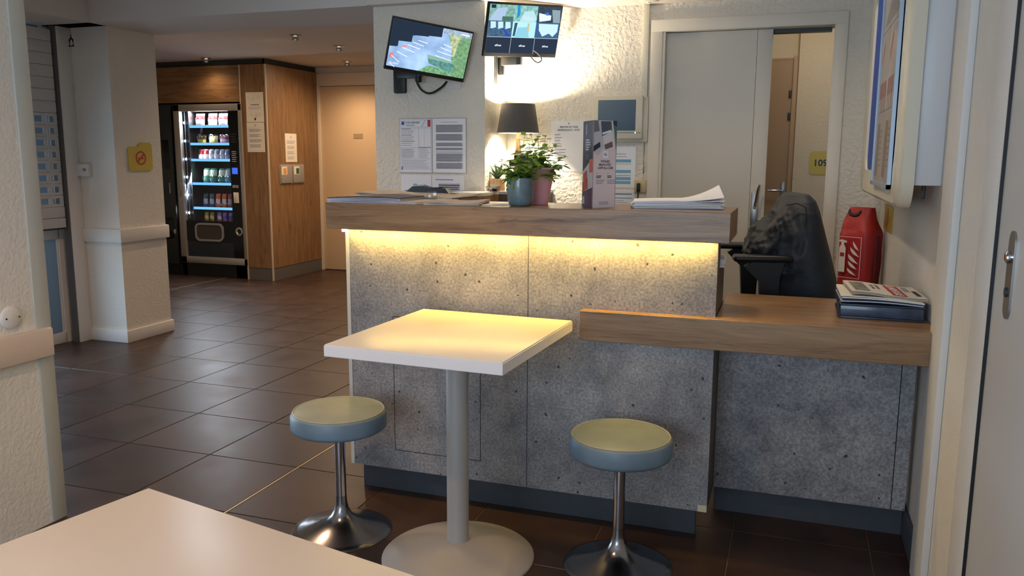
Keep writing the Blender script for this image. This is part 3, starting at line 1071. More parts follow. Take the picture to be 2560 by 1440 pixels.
rows = [
    (0, 'bag', 0.115, 0.135, [(0.20, 'red and white crisp bag', (210, 206, 204), (190, 34, 40)), (0.36, 'red and white crisp bag', (206, 200, 198), (190, 40, 44)), (0.49, 'red and white crisp bag', (200, 196, 196), (196, 44, 46))]),
    (1, 'bag', 0.11, 0.085, [(0.21, 'yellow snack bag', (190, 168, 70), (90, 74, 30)), (0.36, 'yellow snack bag', (184, 164, 70), (230, 220, 190)), (0.50, 'pale pink snack bag', (206, 160, 168), (150, 90, 100))]),
    (2, 'bag', 0.06, 0.11, [(0.19, 'red topped slim pack', (226, 222, 220), (200, 40, 44)), (0.255, 'red topped slim pack', (226, 222, 220), (200, 40, 44)), (0.325, 'white slim pack', (222, 224, 228), (150, 160, 180)), (0.395, 'white slim pack', (218, 222, 226), (140, 150, 170)), (0.465, 'white slim pack', (222, 224, 228), (170, 176, 190)), (0.53, 'white slim pack', (214, 218, 224), (150, 160, 176))]),
    (3, 'bag', 0.085, 0.16, [(0.25, 'green snack bag', (60, 132, 104), (200, 220, 210)), (0.335, 'green snack bag', (52, 120, 96), (190, 212, 200)), (0.445, 'green snack bag', (60, 132, 104), (200, 220, 210)), (0.53, 'pale teal snack bag', (110, 170, 170), (210, 226, 226))]),
    (4, 'bar', 0.055, 0.15, [(0.215, 'dark blue chocolate bar', (56, 74, 96), (170, 190, 205)), (0.295, 'dark blue chocolate bar', (60, 80, 104), (170, 190, 205)), (0.375, 'orange biscuit pack', (226, 112, 60), (236, 216, 206)), (0.455, 'orange biscuit pack', (226, 112, 60), (236, 216, 206)), (0.53, 'orange biscuit pack', (222, 106, 56), (236, 216, 206))]),
    (5, 'bar', 0.05, 0.095, [(0.22, 'yellow sweet pack', (228, 190, 60), (236, 220, 150)), (0.29, 'amber sweet pack', (230, 170, 60), (236, 220, 150)), (0.385, 'pink sweet pack', (220, 150, 190), (236, 214, 226)), (0.455, 'mauve sweet pack', (200, 140, 200), (120, 90, 190)), (0.53, 'lilac sweet pack', (214, 150, 196), (130, 100, 200))]),
]
ordw = ['leftmost', 'second from left', 'third from left', 'fourth from left', 'fifth from left', 'sixth from left']
shw = ['top', 'second', 'third', 'fourth', 'fifth', 'bottom']
for si, kind, w, h, items in rows:
    z = SHZ[si]
    tr = MB().box(0.14, 0.665, 0.075, 0.55, z - 0.012, z - 0.006).build('shelf', mat('shelf_metal', (60, 62, 78), 0.4, 0.5), vm, smooth=0)
    if si < 5:
        MB().box(0.14, 0.667, 0.062, 0.075, z - 0.022, z + 0.004, bev=0.002).build('price_rail', LEDB, tr)
    for k, (x, nm, c1, c2) in enumerate(items):
        bm = bag(w, h, 0.05 if kind == 'bag' else 0.035, None, (0.55, 0.88) if kind == 'bag' else (0.30, 0.62))
        o = bm.build('snack_pack', [pm_('%d_%d_%d' % c1, c1), pm_('%d_%d_%d' % c2, c2)], None, (-6.25 + x + 0.02, 7.22 + 0.135, z - 0.004), (R(-6), 0, 0), smooth=60)
        tag(o, '%s, %s on the %s shelf of the vending machine' % (nm, ordw[k], shw[si]), 'snack', 'snacks in the vending machine')
        if si in (0, 1, 2, 3, 4):
            inst(coil(min(w * 0.46, 0.045), 5, 0.34), 'spiral_coil', vm, (x + 0.02, 0.085, z + min(w * 0.46, 0.045) + 0.002))

# dark drinks machine to its left
dm = thing('drinks_machine', 'dark drinks machine mostly hidden behind the pillar', 'vending machine', (-7.14, 7.22, 0))
MB().box(0, 0.865, 0.03, 0.66, 0.0, 1.83, bev=0.008).build('cabinet', BLACK, dm)
MB().box(0.02, 0.845, 0.0, 0.03, 0.12, 1.815, bev=0.006).build('door', mat('charcoal_door', (40, 44, 46), 0.3), dm)
MB().box(0.60, 0.80, -0.008, 0.002, 0.40, 0.62, bev=0.01).build('cup_window', BLACKG, dm)
MB().box(0.78, 0.80, -0.014, 0.002, 0.88, 1.0, bev=0.004).build('lock', STEEL, dm)
MB().box(0.66, 0.80, -0.004, 0.002, 1.15, 1.45, bev=0.004).build('keypad', BLACKG, dm)
MB().box(0.80, 0.83, -0.006, 0.002, 0.45, 0.50, bev=0.003).build('coin_return', SILVER, dm)

# closet notices and devices
s = sheet('notice_sheet', 'upper white notice with drawings on the narrow closet panel', 'notice', 0.21, 0.297, (-5.340, 7.2195, 1.628), 0, PAPERW)
p = Print()
p.text('Une petite faim', 0.105, 0.168, 0.014, INK, 'c', 0.10, True)
p.lines(0.03, 0.18, 0.155, 0.125, 3, INKL, 0.3)
for a, c in ((0.03, 0.245), (0.08, 0.235), (0.15, 0.25), (0.06, 0.08), (0.12, 0.075), (0.16, 0.08), (0.11, 0.055)):
    p.disc(a, c, 0.012, INKL, 10, 0, 0.010)
    p.rect(a, c - 0.018, a + 0.02, c - 0.016, INKL)
p.rect(0.095, 0.018, 0.113, 0.042, INK)
p.build('print', s, (0, -0.002, 0))
s = sheet('notice_sheet', 'lower white notice with dense text on the narrow closet panel', 'notice', 0.21, 0.297, (-5.343, 7.2195, 1.327), 0, PAPERW)
p = Print()
p.text('R F', 0.105, 0.262, 0.012, INK, 'c', None, True)
p.frame(0.015, 0.015, 0.195, 0.25, 0.002, INKL)
for k in range(4):
    p.lines(0.028, 0.185, 0.235 - k * 0.052, 0.20 - k * 0.052, 5, INKG, 0.4)
p.build('print', s, (0, -0.002, 0))
s = sheet('notice_sheet', 'white notice on the side panel of the closet', 'notice', 0.21, 0.297, (-5.0895, 7.51, 1.226), FX, PAPERW)
p = Print()
p.rect(0.10, 0.25, 0.112, 0.27, INKG)
for k in range(4):
    p.lines(0.03, 0.18, 0.225 - k * 0.055, 0.19 - k * 0.055, 4, INKG, 0.3)
p.build('print', s, (0, -0.002, 0))
t = thing('wall_control_plate', 'grey double control plate with stickers on the closet side panel', 'control plate', (-5.09, 7.385, 0.995), FX)
MB().box(0, 0.45, -0.008, 0, 0, 0.205, bev=0.003).build('back_plate', mat('plate_edge', (150, 140, 130), 0.5), t)
for k, c in ((0, (226, 150, 60)), (1, (40, 96, 60))):
    u = MB().box(0.01 + k * 0.22, 0.215 + k * 0.22, -0.02, -0.008, 0.01, 0.195, bev=0.006).build('cover', mat('grey_cover', (150, 144, 138), 0.5), t)
    st = Print().rect(0.015 + k * 0.225, 0.10, 0.115 + k * 0.225, 0.185, PAPERW).rect(0.045 + k * 0.235, 0.105, 0.10 + k * 0.235, 0.165, mat('sticker_%d' % k, c, 0.5), 0.0006)
    st.build('sticker', u, (0, -0.0208, 0))

# hall spotlights
for k, (x, y, lab, on) in enumerate([(-3.917, 5.978, 'nearest chrome ceiling spotlight in the hall, lit', 1), (-3.92, 6.664, 'second chrome ceiling spotlight in the hall, near the wall pier', 1), (-4.455, 7.732, 'farthest chrome ceiling spotlight, in front of the beige door', 1), (-5.691, 7.081, 'ceiling spotlight above the vending machine, turned away', 1)]):
    t = thing('ceiling_spotlight', lab, 'spotlight', (x, y, 2.26), 0, 'ceiling spotlights in the hall')
    MB().lathe([(0, 0), (0.05, 0), (0.05, -0.004), (0.04, -0.008), (0.03, -0.008), (0, -0.004)], 28).build('trim_ring', STEEL, t)
    hd = MB().lathe([(0.018, 0.0), (0.026, -0.012), (0.028, -0.03), (0.024, -0.03), (0.012, -0.012)], 24).build('lamp_head', CHROME, t, (0, 0, -0.008), (R(18), R(12), 0))
    MB().lathe([(0, -0.022), (0.021, -0.024), (0.021, -0.026), (0, -0.027)], 20).build('bulb', emis('spot_bulb', (255, 226, 186), 8.0), hd)
    tilt = {0: (R(10), R(18), 0), 1: (R(-10), R(12), 0), 2: (R(-14), R(6), 0), 3: (R(-16), 0, 0)}[k]
    light('hall_spot', 'SPOT', (0, 0, -0.05), [46, 38, 28, 6][k], WARM, tilt, t, spot_size=R(165), spot_blend=1.0, shadow_soft_size=0.03)

# recessed downlights of the front ceiling (above the frame)
for k, (x, y, e, lab) in enumerate([(-3.0, 3.3, 40, 'recessed downlight in the front ceiling over the hall floor'), (-0.55, 3.35, 18, 'recessed downlight in the front ceiling over the counter'), (-1.45, 0.95, 34, 'recessed downlight in the front ceiling over the foreground table'), (0.1, 3.75, 9, 'recessed downlight in the front ceiling over the office chair')]):
    t = thing('recessed_downlight', lab, 'downlight', (x, y, 2.45), 0, 'front ceiling downlights')
    MB().lathe([(0.034, 0), (0.05, 0), (0.05, -0.004), (0.036, -0.006), (0.034, 0)], 28).build('trim_ring', STEEL, t)
    MB().lathe([(0, -0.001), (0.034, -0.001), (0.034, -0.002), (0, -0.002)], 24).build('lens', MATS['spot_bulb'], t)
    light('downlight', 'SPOT', (0, 0, -0.02), e, [(1, 0.60, 0.34), WARMW, (1, 0.60, 0.36), WARMW][k], (0, 0, 0), t, spot_size=R(125), spot_blend=0.7, shadow_soft_size=0.05)

# ------------------------------------------------------------------ RECEPTION COUNTER
rc = thing('reception_counter', 'grey concrete-look reception counter front with dark plinth', 'counter', (0, 0, 0))
MB().box(-1.565, -0.864, 2.70, 2.72, 0.105, 1.022).build('front_panel', CONC, rc, smooth=0)
MB().box(-0.861, -0.222, 2.70, 2.72, 0.105, 1.022).build('front_panel', CONC, rc, smooth=0)
MB().box(-1.582, -1.567, 2.70, 2.92, 0.105, 1.022).build('end_panel', mat('pale_end_edge', (206, 204, 198), 0.5), rc, smooth=0)
MB().box(-1.56, -0.24, 2.722, 2.80, 0.105, 1.022).build('carcass', BOARD, rc, smooth=0)
MB().box(-0.240, -0.2225, 2.721, 2.80, 0.105, 1.022).build('side_board', BOARD, rc, smooth=0)
MB().box(-0.240, -0.2225, 2.80, 2.99, 0.105, 0.925).build('side_board', BOARD, rc, smooth=0)
MB().box(-1.56, -0.24, 2.80, 2.99, 0.88, 0.90).build('inner_shelf', BOARD, rc, smooth=0)
MB().box(-1.555, -0.263, 2.748, 2.77, 0, 0.105).build('plinth', SKIRT, rc, smooth=0)
ht = MB()
for a, b_, c, d in ((-1.391, -1.0405, 0.181, 0.1835), (-1.391, -1.3885, 0.181, 0.70), (-1.043, -1.0405, 0.181, 0.70), (-1.391, -1.0405, 0.70, 0.7025)):
    ht.box(a, b_, 2.6994, 2.701, c, d)
hj = ht.build('hatch_joint', BLACK, rc, smooth=0)
MB().box(-1.3885, -1.043, 2.6996, 2.702, 0.1835, 0.70).build('access_hatch', CONC, rc, smooth=0)
MB().box(-0.864, -0.861, 2.7005, 2.72, 0.105, 1.022).build('panel_joint', DARK, rc, smooth=0)
led = MB().box(-1.555, -0.235, 2.668, 2.678, 1.0234, 1.0239).build('led_strip', LEDM, rc, smooth=0)
MB().box(-1.585, -1.57, 2.678, 2.690, 1.013, 1.0235, bev=0.002).build('led_end', emis('led_end_glow', (255, 236, 170), 12), rc)
MB().box(-0.252, -0.2225, 2.6985, 2.70, 0.105, 0.128).build('chipped_corner', mat('chip_cream', (226, 214, 180), 0.7), rc, smooth=0)

top = MB().box(-1.64, -0.185, 2.66, 3.0, 1.024, 1.12, bev=0.0015, seg=1).build('counter_top', OAKX)
tag(top, 'thick oak high counter top above the light strip', 'counter top')
low = thing('low_shelf_top', 'lower oak shelf slab in front of the counter at right', 'shelf')
MB().box(-0.665, 0.428, 2.655, 2.699, 0.678, 0.779, bev=0.0015, seg=1).build('front_edge', OAKX, low)
MB().box(-0.220, 0.428, 2.699, 3.22, 0.740, 0.7785, bev=0.001, seg=1).build('shelf_board', wood('oak_shelf_surface', (120, 90, 60), (154, 118, 80), (176, 140, 98), 'x', 0.28), low)
lb = thing('low_counter_base', 'concrete-look panel base below the low oak shelf', 'counter base')
MB().box(-0.2215, 0.369, 2.93, 2.95, 0.108, 0.74).build('front_panel', CONC, lb, smooth=0)
MB().box(0.372, 0.414, 2.93, 2.95, 0.108, 0.74).build('filler_panel', CONC, lb, smooth=0)
MB().box(-0.2215, 0.414, 2.98, 3.0, 0, 0.108).build('plinth', SKIRT, lb, smooth=0)
MB().box(-0.2215, 0.414, 2.95, 3.0, 0.106, 0.735).build('carcass', DARK, lb, smooth=0)

# side return counter running to the back wall
rt = thing('return_counter', 'oak edged side counter running back to the wall pier', 'counter')
STONE = mat('pale_worktop', (206, 204, 196), 0.25, var=0.08, vscale=14)
MB().box(-1.80, -1.565, 3.25, 4.349, 1.085, 1.10).build('worktop', STONE, rt, smooth=0)
MB().box(-1.648, -1.565, 4.35, 4.719, 1.085, 1.10).build('worktop', STONE, rt, smooth=0)
MB().box(-1.565, -1.36, 4.345, 4.719, 1.085, 1.10).build('worktop', STONE, rt, smooth=0)
MB().box(-1.58, -1.562, 3.05, 4.42, 0.98, 1.084).build('edge_board', OAKZ, rt, smooth=0)
MB().box(-1.70, -1.58, 3.05, 4.349, 0.0, 1.084).build('body', BOARD, rt, smooth=0)
MB().box(-1.648, -1.36, 4.345, 4.719, 0.9, 1.084).build('corner_box', BOARD, rt, smooth=0)


# ------------------------------------------------------------------ tables and stools
def slab_table(name, label, cx, cy, rz, w, d, z, th, rc_, rb, base=True):
    t = thing(name, label, 'table', (cx, cy, 0), rz)
    tp = MB().box(-w / 2 + 0.002, w / 2 - 0.002, -d / 2 + 0.002, d / 2 - 0.002, z - 0.004, z, bev=0.0015, seg=2).build('tabletop', TABLEW, t)
    MB().box(-w / 2, w / 2, -d / 2, d / 2, z - th, z - 0.0035, bev=0.0012, seg=1).build('edge_band', TABLEE, t)
    MB().cyl(rc_, 0.05, z - th - 0.006, 36).build('column', GREYMET, t)
    MB().box(-0.14, 0.14, -0.14, 0.14, z - th - 0.008, z - th, bev=0.002).build('mount_plate', GREYMET, t)
    MB().lathe([(0, 0.0), (rb, 0.0), (rb, 0.006), (rb - 0.004, 0.010), (rb * 0.62, 0.034), (rb * 0.32, 0.052), (rc_ + 0.002, 0.060), (0, 0.060)], 64).build('base', GREYMET, t)
    return t


slab_table('cafe_table', 'small square white cafe table on a grey pedestal between the stools', -0.975, 2.325, R(-2.6), 0.562, 0.622, 0.75, 0.036, 0.0355, 0.248)
ft = slab_table('dining_table', 'large white tabletop in the left foreground', 0, 0, R(-12), 1.15, 0.70, 0.75, 0.036, 0.04, 0.27)
_c = Vector((-0.979, 1.022, 0))
_m = Matrix.Rotation(R(-12), 3, 'Z')
ft.location = _c - _m @ Vector((-0.575, 0.35, 0))


def stool(label, x, y, rz):
    t = thing('stool', label, 'stool', (x, y, 0), rz, 'round padded stools at the cafe table')
    r = 0.162
    st = MB().lathe([(0, 0.372), (r - 0.010, 0.372), (r - 0.002, 0.378), (r, 0.386), (r, 0.424), (r - 0.003, 0.430)], 64).build('seat_band', VINYLS, t)
    MB().lathe([(r - 0.003, 0.428), (r - 0.006, 0.434), (r - 0.018, 0.4375), (r * 0.5, 0.4385), (0, 0.439)], 64).build('seat_pad', VINYL, t)
    pts = [((r - 0.010) * math.cos(2 * PI * k / 64), (r - 0.010) * math.sin(2 * PI * k / 64), 0.4365) for k in range(65)]
    MB().tube(pts, 0.0022, 6, caps=False).build('piping', PIPING, t)
    MB().lathe([(0, 0.366), (0.07, 0.366), (0.07, 0.373), (0, 0.373)], 24).build('seat_plate', BLACK, t)
    MB().lathe([(0.0185, 0.10), (0.0185, 0.367)], 28).build('column', CHROME, t)
    prof = [(0.0185, 0.13), (0.020, 0.105), (0.025, 0.082), (0.036, 0.060), (0.052, 0.046), (0.075, 0.034), (0.11, 0.021), (0.15, 0.010), (0.170, 0.005), (0.173, 0.002), (0.173, 0.0), (0, 0)]
    MB().lathe(prof, 64).build('base', mat('worn_chrome', (150, 150, 153), 0.2, 1.0), t)
    return t


stool('round grey-green padded stool left of the cafe table', -1.43, 2.365, 0.3)
stool('round grey-green padded stool right of the cafe table', -0.471, 2.44, 1.2)

# chair hidden at the lower left corner
t = thing('wooden_chair', 'pale wooden chair with blue upholstery at the lower left corner', 'chair', (-1.42, 0.66, 0), R(-12))
PW = mat('pale_beech', (206, 176, 142), 0.5, var=0.06)
BU = mat('blue_upholstery', (50, 74, 116), 0.8, bump=0.1, bscale=200)
for sy in (-1, 1):
    MB().tube([(-0.22, sy * 0.19, 0.0), (-0.19, sy * 0.19, 0.44), (-0.29, sy * 0.19, 0.76)], 0.015, 8).build('back_leg', PW, t)
    MB().tube([(0.20, sy * 0.19, 0.0), (0.18, sy * 0.19, 0.43)], 0.015, 8).build('front_leg', PW, t)
MB().box(-0.21, 0.21, -0.21, 0.21, 0.43, 0.48, bev=0.018).build('seat', BU, t)
MB().box(-0.015, 0.015, -0.185, 0.185, -0.12, 0.12, bev=0.012, rot=(0, R(-17), 0)).build('backrest', BU, t, (-0.26, 0, 0.66))

# ------------------------------------------------------------------ MONITORS
S = {}


def sc(n, c, s=1.0):
    key = 'screen_' + n
    if key not in MATS and n in ('asphalt', 'grass', 'hedge', 'lawn', 'verge', 'v1', 'v2', 'v3', 'v4', 'grass_pale', 'far'):
        m = emis(key, c, s * 0.8)
        N, L = m.node_tree.nodes, m.node_tree.links
        tc = N.new('ShaderNodeTexCoord')
        nn = N.new('ShaderNodeTexNoise')
        nn.inputs['Scale'].default_value = 60 if n not in ('asphalt',) else 9
        nn.inputs['Detail'].default_value = 5
        L.new(tc.outputs['Object'], nn.inputs['Vector'])
        rp = N.new('ShaderNodeValToRGB')
        cc = lin(c)
        rp.color_ramp.elements[0].position = 0.32
        rp.color_ramp.elements[1].position = 0.68
        rp.color_ramp.elements[0].color = (cc[0] * 0.6, cc[1] * 0.65, cc[2] * 0.7, 1)
        rp.color_ramp.elements[1].color = (min(1, cc[0] * 1.4), min(1, cc[1] * 1.35), min(1, cc[2] * 1.3), 1)
        L.new(nn.outputs['Fac'], rp.inputs['Fac'])
        L.new(rp.outputs['Color'], N['Emission'].inputs[0])
        return m
    return emis('screen_' + n, c, s * 0.8)


def monitor(label, w, h, loc, rot):
    t = thing('wall_monitor', label, 'monitor', loc, rot=rot, group='security monitors')
    MB().box(-w / 2, w / 2, 0.0, 0.022, -h / 2, h / 2, bev=0.003).build('bezel', BLACK, t)
    MB().box(-w * 0.36, w * 0.36, 0.02, 0.045, -h * 0.36, h * 0.3, bev=0.008).build('back_cover', BLACK, t)
    return t


def U(p, w, h):
    # pixel-independent: map screen fractions (0..1, 0..1 from top) to panel coordinates
    return [((a - 0.5) * w, (0.5 - b) * h) for a, b in p]


w1, h1 = 0.45, 0.274
m1 = monitor('left wall monitor, tilted, showing one parking lot view', w1, h1, (-1.887, 4.142, 1.850), (R(18.56), R(6.83), R(42.6)))
sw, sh, dz = w1 - 0.014, h1 - 0.030, 0.006
p = Print()


def P1(pts, c, n, lift=0.0, s=1.0):
    p.poly([(a, b + dz) for a, b in U(pts, sw, sh)], sc(n, c, s), lift)


P1([(0, 0), (1, 0), (1, 1), (0, 1)], (146, 176, 214), 'asphalt')
P1([(0, 0.55), (0.10, 0.42), (0.62, 0.02), (1, 0.0), (1, 0.0), (0, 0.0)], (60, 130, 110), 'verge', 0.0003)
P1([(0, 0), (0.62, 0), (0.62, 0.20), (0.46, 0.22), (0.46, 0.13), (0.46, 0.24), (0.26, 0.27), (0.26, 0.42), (0.10, 0.44), (0.10, 0.56), (0, 0.58)], (34, 46, 62), 'mask', 0.0006)
P1([(0.62, 0.0), (1, 0), (1, 1), (0.86, 1), (0.80, 0.82), (0.78, 0.45), (0.72, 0.18)], (110, 150, 110), 'grass', 0.0003)
P1([(0.72, 0.10), (0.86, 0.08), (0.82, 0.60), (0.78, 0.50)], (170, 180, 140), 'grass_pale', 0.0005)
P1([(0.62, 0.0), (1.0, 0.0), (1.0, 0.12), (0.64, 0.12)], (150, 170, 190), 'far', 0.0005)
P1([(0.40, 1.0), (0.52, 0.84), (0.84, 0.90), (1.0, 1.0)], (110, 156, 116), 'lawn', 0.0006)
P1([(0.48, 0.62), (0.82, 0.66), (0.86, 0.84), (0.80, 0.92), (0.52, 0.80)], (86, 134, 128), 'hedge', 0.0008)
P1([(0.48, 0.62), (0.82, 0.66), (0.82, 0.72), (0.50, 0.70)], (126, 166, 150), 'hedge_top', 0.001)
for a, b_, c, d in ((0.03, 0.92, 0.10, 1.0), (0.04, 0.76, 0.15, 0.88), (0.10, 0.66, 0.24, 0.74), (0.16, 0.56, 0.32, 0.62), (0.22, 0.48, 0.38, 0.53), (0.28, 0.41, 0.42, 0.45), (0.34, 0.35, 0.46, 0.38), (0.58, 0.60, 0.80, 0.66), (0.60, 0.50, 0.80, 0.55), (0.63, 0.41, 0.78, 0.46), (0.66, 0.33, 0.77, 0.37)):
    P1([(a, b_), (c, d), (c, d + 0.014), (a, b_ + 0.014)], (236, 240, 248), 'line', 0.0010)
P1([(0.02, 0.74), (0.06, 0.70), (0.06, 0.76), (0.02, 0.84)], (220, 110, 110), 'redcar', 0.001)
P1([(0.16, 0.52), (0.22, 0.50), (0.20, 0.55), (0.15, 0.56)], (224, 130, 130), 'redcar2', 0.001)
P1([(0.86, 0.05), (0.97, 0.05), (0.97, 0.075), (0.86, 0.075)], (236, 240, 248), 'line', 0.001)
q = U([(0.04, 0.94)], sw, sh)[0]
p.text('Caméra1', q[0], q[1] + dz, 0.009, sc('line', (236, 240, 248)), lift=0.0012)
p.build('screen', m1, (0, -0.0012, 0))

w2, h2 = 0.47, 0.285
m2 = monitor('right wall monitor showing a grid of nine camera views', w2, h2, (-1.456, 4.44, 1.974), (R(19.16), R(-2.72), R(49.42)))
sw, sh, dz = w2 - 0.014, h2 - 0.030, 0.006
p = Print()
P1([(0, 0), (1, 0), (1, 1), (0, 1)], (150, 190, 206), 'grid_base')
T3 = 1 / 3
P1([(0, 0), (T3, 0), (T3, T3), (0, T3)], (120, 160, 150), 'v1', 0.0003)
P1([(0.0, 0.33), (0.10, 0.08), (0.24, 0.05), (0.20, 0.33)], (158, 180, 208), 'v1road', 0.0005)
P1([(0.18, 0.24), (0.33, 0.24), (0.33, 0.33), (0.18, 0.33)], (70, 104, 92), 'v1hedge', 0.0006)
P1([(0.02, 0.01), (0.08, 0.01), (0.08, 0.08), (0.02, 0.08)], (30, 40, 52), 'mask', 0.0007)
P1([(T3, 0), (0.66, 0), (0.66, T3), (T3, T3)], (130, 176, 170), 'v2', 0.0003)
P1([(0.42, 0.33), (0.48, 0.12), (0.60, 0.10), (0.66, 0.26), (0.64, 0.33)], (170, 206, 214), 'v2lot', 0.0005)
P1([(0.37, 0.0), (0.41, 0.0), (0.42, 0.20), (0.38, 0.28)], (40, 130, 190), 'v2sign', 0.0006)
for k in range(5):
    P1([(0.47 + 0.03 * k, 0.20 + 0.012 * k), (0.474 + 0.03 * k, 0.20 + 0.012 * k), (0.50 + 0.03 * k, 0.30), (0.496 + 0.03 * k, 0.30)], (232, 240, 246), 'line', 0.0008)
P1([(0.66, 0), (1, 0), (1, T3), (0.66, T3)], (52, 66, 80), 'v3', 0.0003)
P1([(0.68, 0.14), (0.86, 0.18), (0.86, 0.28), (0.70, 0.32)], (210, 220, 226), 'v3desk', 0.0005)
P1([(0.86, 0.06), (0.98, 0.06), (1.0, 0.33), (0.90, 0.33)], (130, 150, 160), 'v3wall', 0.0005)
P1([(0.78, 0.12), (0.82, 0.12), (0.82, 0.18), (0.78, 0.18)], (60, 110, 200), 'v3blue', 0.0007)
P1([(0, T3), (T3, T3), (T3, 0.665), (0, 0.665)], (64, 92, 118), 'v4', 0.0003)
for k in range(3):
    P1([(0.03 + k * 0.1, 0.35), (0.10 + k * 0.1, 0.35), (0.11 + k * 0.1, 0.47), (0.04 + k * 0.1, 0.50)], (180, 214, 226), 'v4win', 0.0005)
P1([(0.20, 0.50), (0.23, 0.50), (0.32, 0.64), (0.28, 0.65)], (40, 70, 180), 'v4blue', 0.0006)
P1([(T3, T3), (0.66, T3), (0.66, 0.665), (T3, 0.665)], (170, 216, 224), 'v5', 0.0003)
P1([(0.41, 0.46), (0.55, 0.44), (0.58, 0.66), (0.38, 0.66)], (130, 190, 206), 'v5floor', 0.0005)
P1([(0.36, 0.36), (0.40, 0.36), (0.38, 0.64), (0.35, 0.64)], (50, 80, 100), 'v5dark', 0.0006)
P1([(0.54, 0.36), (0.57, 0.36), (0.57, 0.54), (0.54, 0.56)], (180, 180, 140), 'v5door', 0.0006)
P1([(0.66, T3), (1, T3), (1, 0.665), (0.66, 0.665)], (60, 92, 130), 'v6', 0.0003)
P1([(0.70, 0.36), (0.98, 0.36), (0.98, 0.52), (0.92, 0.63), (0.86, 0.56), (0.77, 0.63), (0.71, 0.50)], (186, 216, 222), 'v6wall', 0.0005)
P1([(0, 0.665), (1, 0.665), (1, 1), (0, 1)], (40, 50, 66), 'off', 0.0003)
for k in (1, 2):
    P1([(k * T3, 0.665), (k * T3 + 0.004, 0.665), (k * T3 + 0.004, 1), (k * T3, 1)], (200, 206, 214), 'gline', 0.0008)
P1([(0, 0.663), (1, 0.663), (1, 0.671), (0, 0.671)], (200, 206, 214), 'gline', 0.0008)
for k in range(3):
    q = U([(T3 * (k + 0.5), 0.84)], sw, sh)[0]
    p.text('alhua', q[0], q[1] + dz - 0.004, 0.010, sc('line', (236, 240, 248)), 'c', 0.040, True, 0.001)
p.build('screen', m2, (0, -0.0012, 0))


# brackets
def bracket(name, label, wall_pt, head_pt, m, mount_w=0.05):
    t = thing(name, label, 'bracket', (0, 0, 0), group='monitor brackets')
    x, y, z = wall_pt
    MB().box(x - mount_w / 2, x + mount_w / 2, y - 0.03, y, z - 0.09, z + 0.09, bev=0.008).build('wall_plate', m, t)
    h = Vector(head_pt)
    a = Vector((x, y - 0.02, z + 0.02))
    mid = (a + h) / 2 + Vector((0.03, 0.0, -0.05))
    for q0, q1 in ((a, mid), (mid, h)):
        d = q1 - q0
        b = MB().box(-d.length / 2 - 0.02, d.length / 2 + 0.02, -0.014, 0.014, -0.028, 0.028, bev=0.008)
        b.build('arm', m, t, (q0 + q1) / 2, (0, -math.asin(d.z / d.length), math.atan2(d.y, d.x)))
    MB().cyl(0.018, -0.05, 0.05, 20, bev=0.004).build('pivot', m, t, mid)
    MB().box(-0.05, 0.05, -0.012, 0.012, -0.05, 0.05, bev=0.006).build('head_plate', m, t, head_pt, (R(18), 0, R(45)))
    return t


bracket('monitor_bracket', 'black swivel bracket holding the left monitor on the pier', (-2.16, 4.35, 1.735), (-1.93, 4.215, 1.84), BLACK, 0.075)
BG = mat('bracket_grey', (92, 92, 90), 0.4, 0.5)
t = thing('monitor_bracket', 'grey swivel bracket under the right monitor', 'bracket', (0, 0, 0), group='monitor brackets')
MB().box(-1.65, -1.632, 4.50, 4.56, 1.70, 1.86, bev=0.004).build('wall_plate', BG, t)
MB().box(-1.632, -1.60, 4.515, 4.545, 1.75, 1.85, bev=0.006).build('hinge_block', BLACK, t)
MB().box(-1.61, -1.51, 4.50, 4.53, 1.80, 1.865, bev=0.004).build('arm', BG, t)
MB().box(-1.52, -1.49, 4.49, 4.53, 1.80, 1.90, bev=0.004).build('pivot', BLACK, t)
MB().box(-0.05, 0.05, -0.01, 0.01, -0.05, 0.05, bev=0.004).build('head_plate', BG, t, (-1.50, 4.49, 1.94), (R(19), 0, R(49)))
c = MB().tube(smooth_pts([(-2.06, 4.33, 1.72), (-2.02, 4.32, 1.66), (-1.96, 4.31, 1.64), (-1.90, 4.32, 1.67), (-1.87, 4.335, 1.705)]), 0.006, 8).build('monitor_cable', BLACK)
tag(c, 'black cable hanging under the left monitor bracket', 'cable')
c = MB().tube(smooth_pts([(-1.46, 4.52, 1.885), (-1.44, 4.54, 1.84), (-1.41, 4.55, 1.815), (-1.385, 4.55, 1.83), (-1.40, 4.54, 1.86), (-1.44, 4.52, 1.89)]), 0.004, 8).build('monitor_cable', DARK)
tag(c, 'thin looped cable hanging under the right monitor', 'cable')
o = MB().box(-1.875, -1.79, 4.342, 4.35, 1.665, 1.735, bev=0.002).build('blank_socket_plate', SMOOTH)
tag(o, 'white blank socket plate on the pier behind the left monitor', 'socket plate')

# ------------------------------------------------------------------ notices on the pier
Yp = 4.3495
t = thing('framed_notice', 'clear frame with two printed pages headed TOP DEPART on the pier', 'notice', (-2.172, Yp, 1.20))
MB().box(-0.004, 0.413, -0.004, 0, -0.004, 0.306, bev=0.001).build('backing', mat('frame_clear_edge', (176, 176, 176), 0.3), t)
a = MB().box(0.0, 0.2, -0.0055, -0.004, 0.0, 0.302).build('left_page', PAPER, t, smooth=0)
p = Print()
p.frame(0.004, 0.255, 0.196, 0.297, 0.0012, INKG)
p.rect(0.012, 0.268, 0.030, 0.288, INKB)
p.text('TOP DEPART', 0.036, 0.275, 0.0125, INK, 'l', 0.095)
p.lines(0.04, 0.10, 0.270, 0.262, 1, INKG, 0.5)
p.poly([(0.135, 0.258), (0.138, 0.258), (0.165, 0.295), (0.162, 0.295)], INKG)
p.rect(0.176, 0.258, 0.194, 0.296, INKR)
p.frame(0.004, 0.142, 0.12, 0.25, 0.001, INKL)
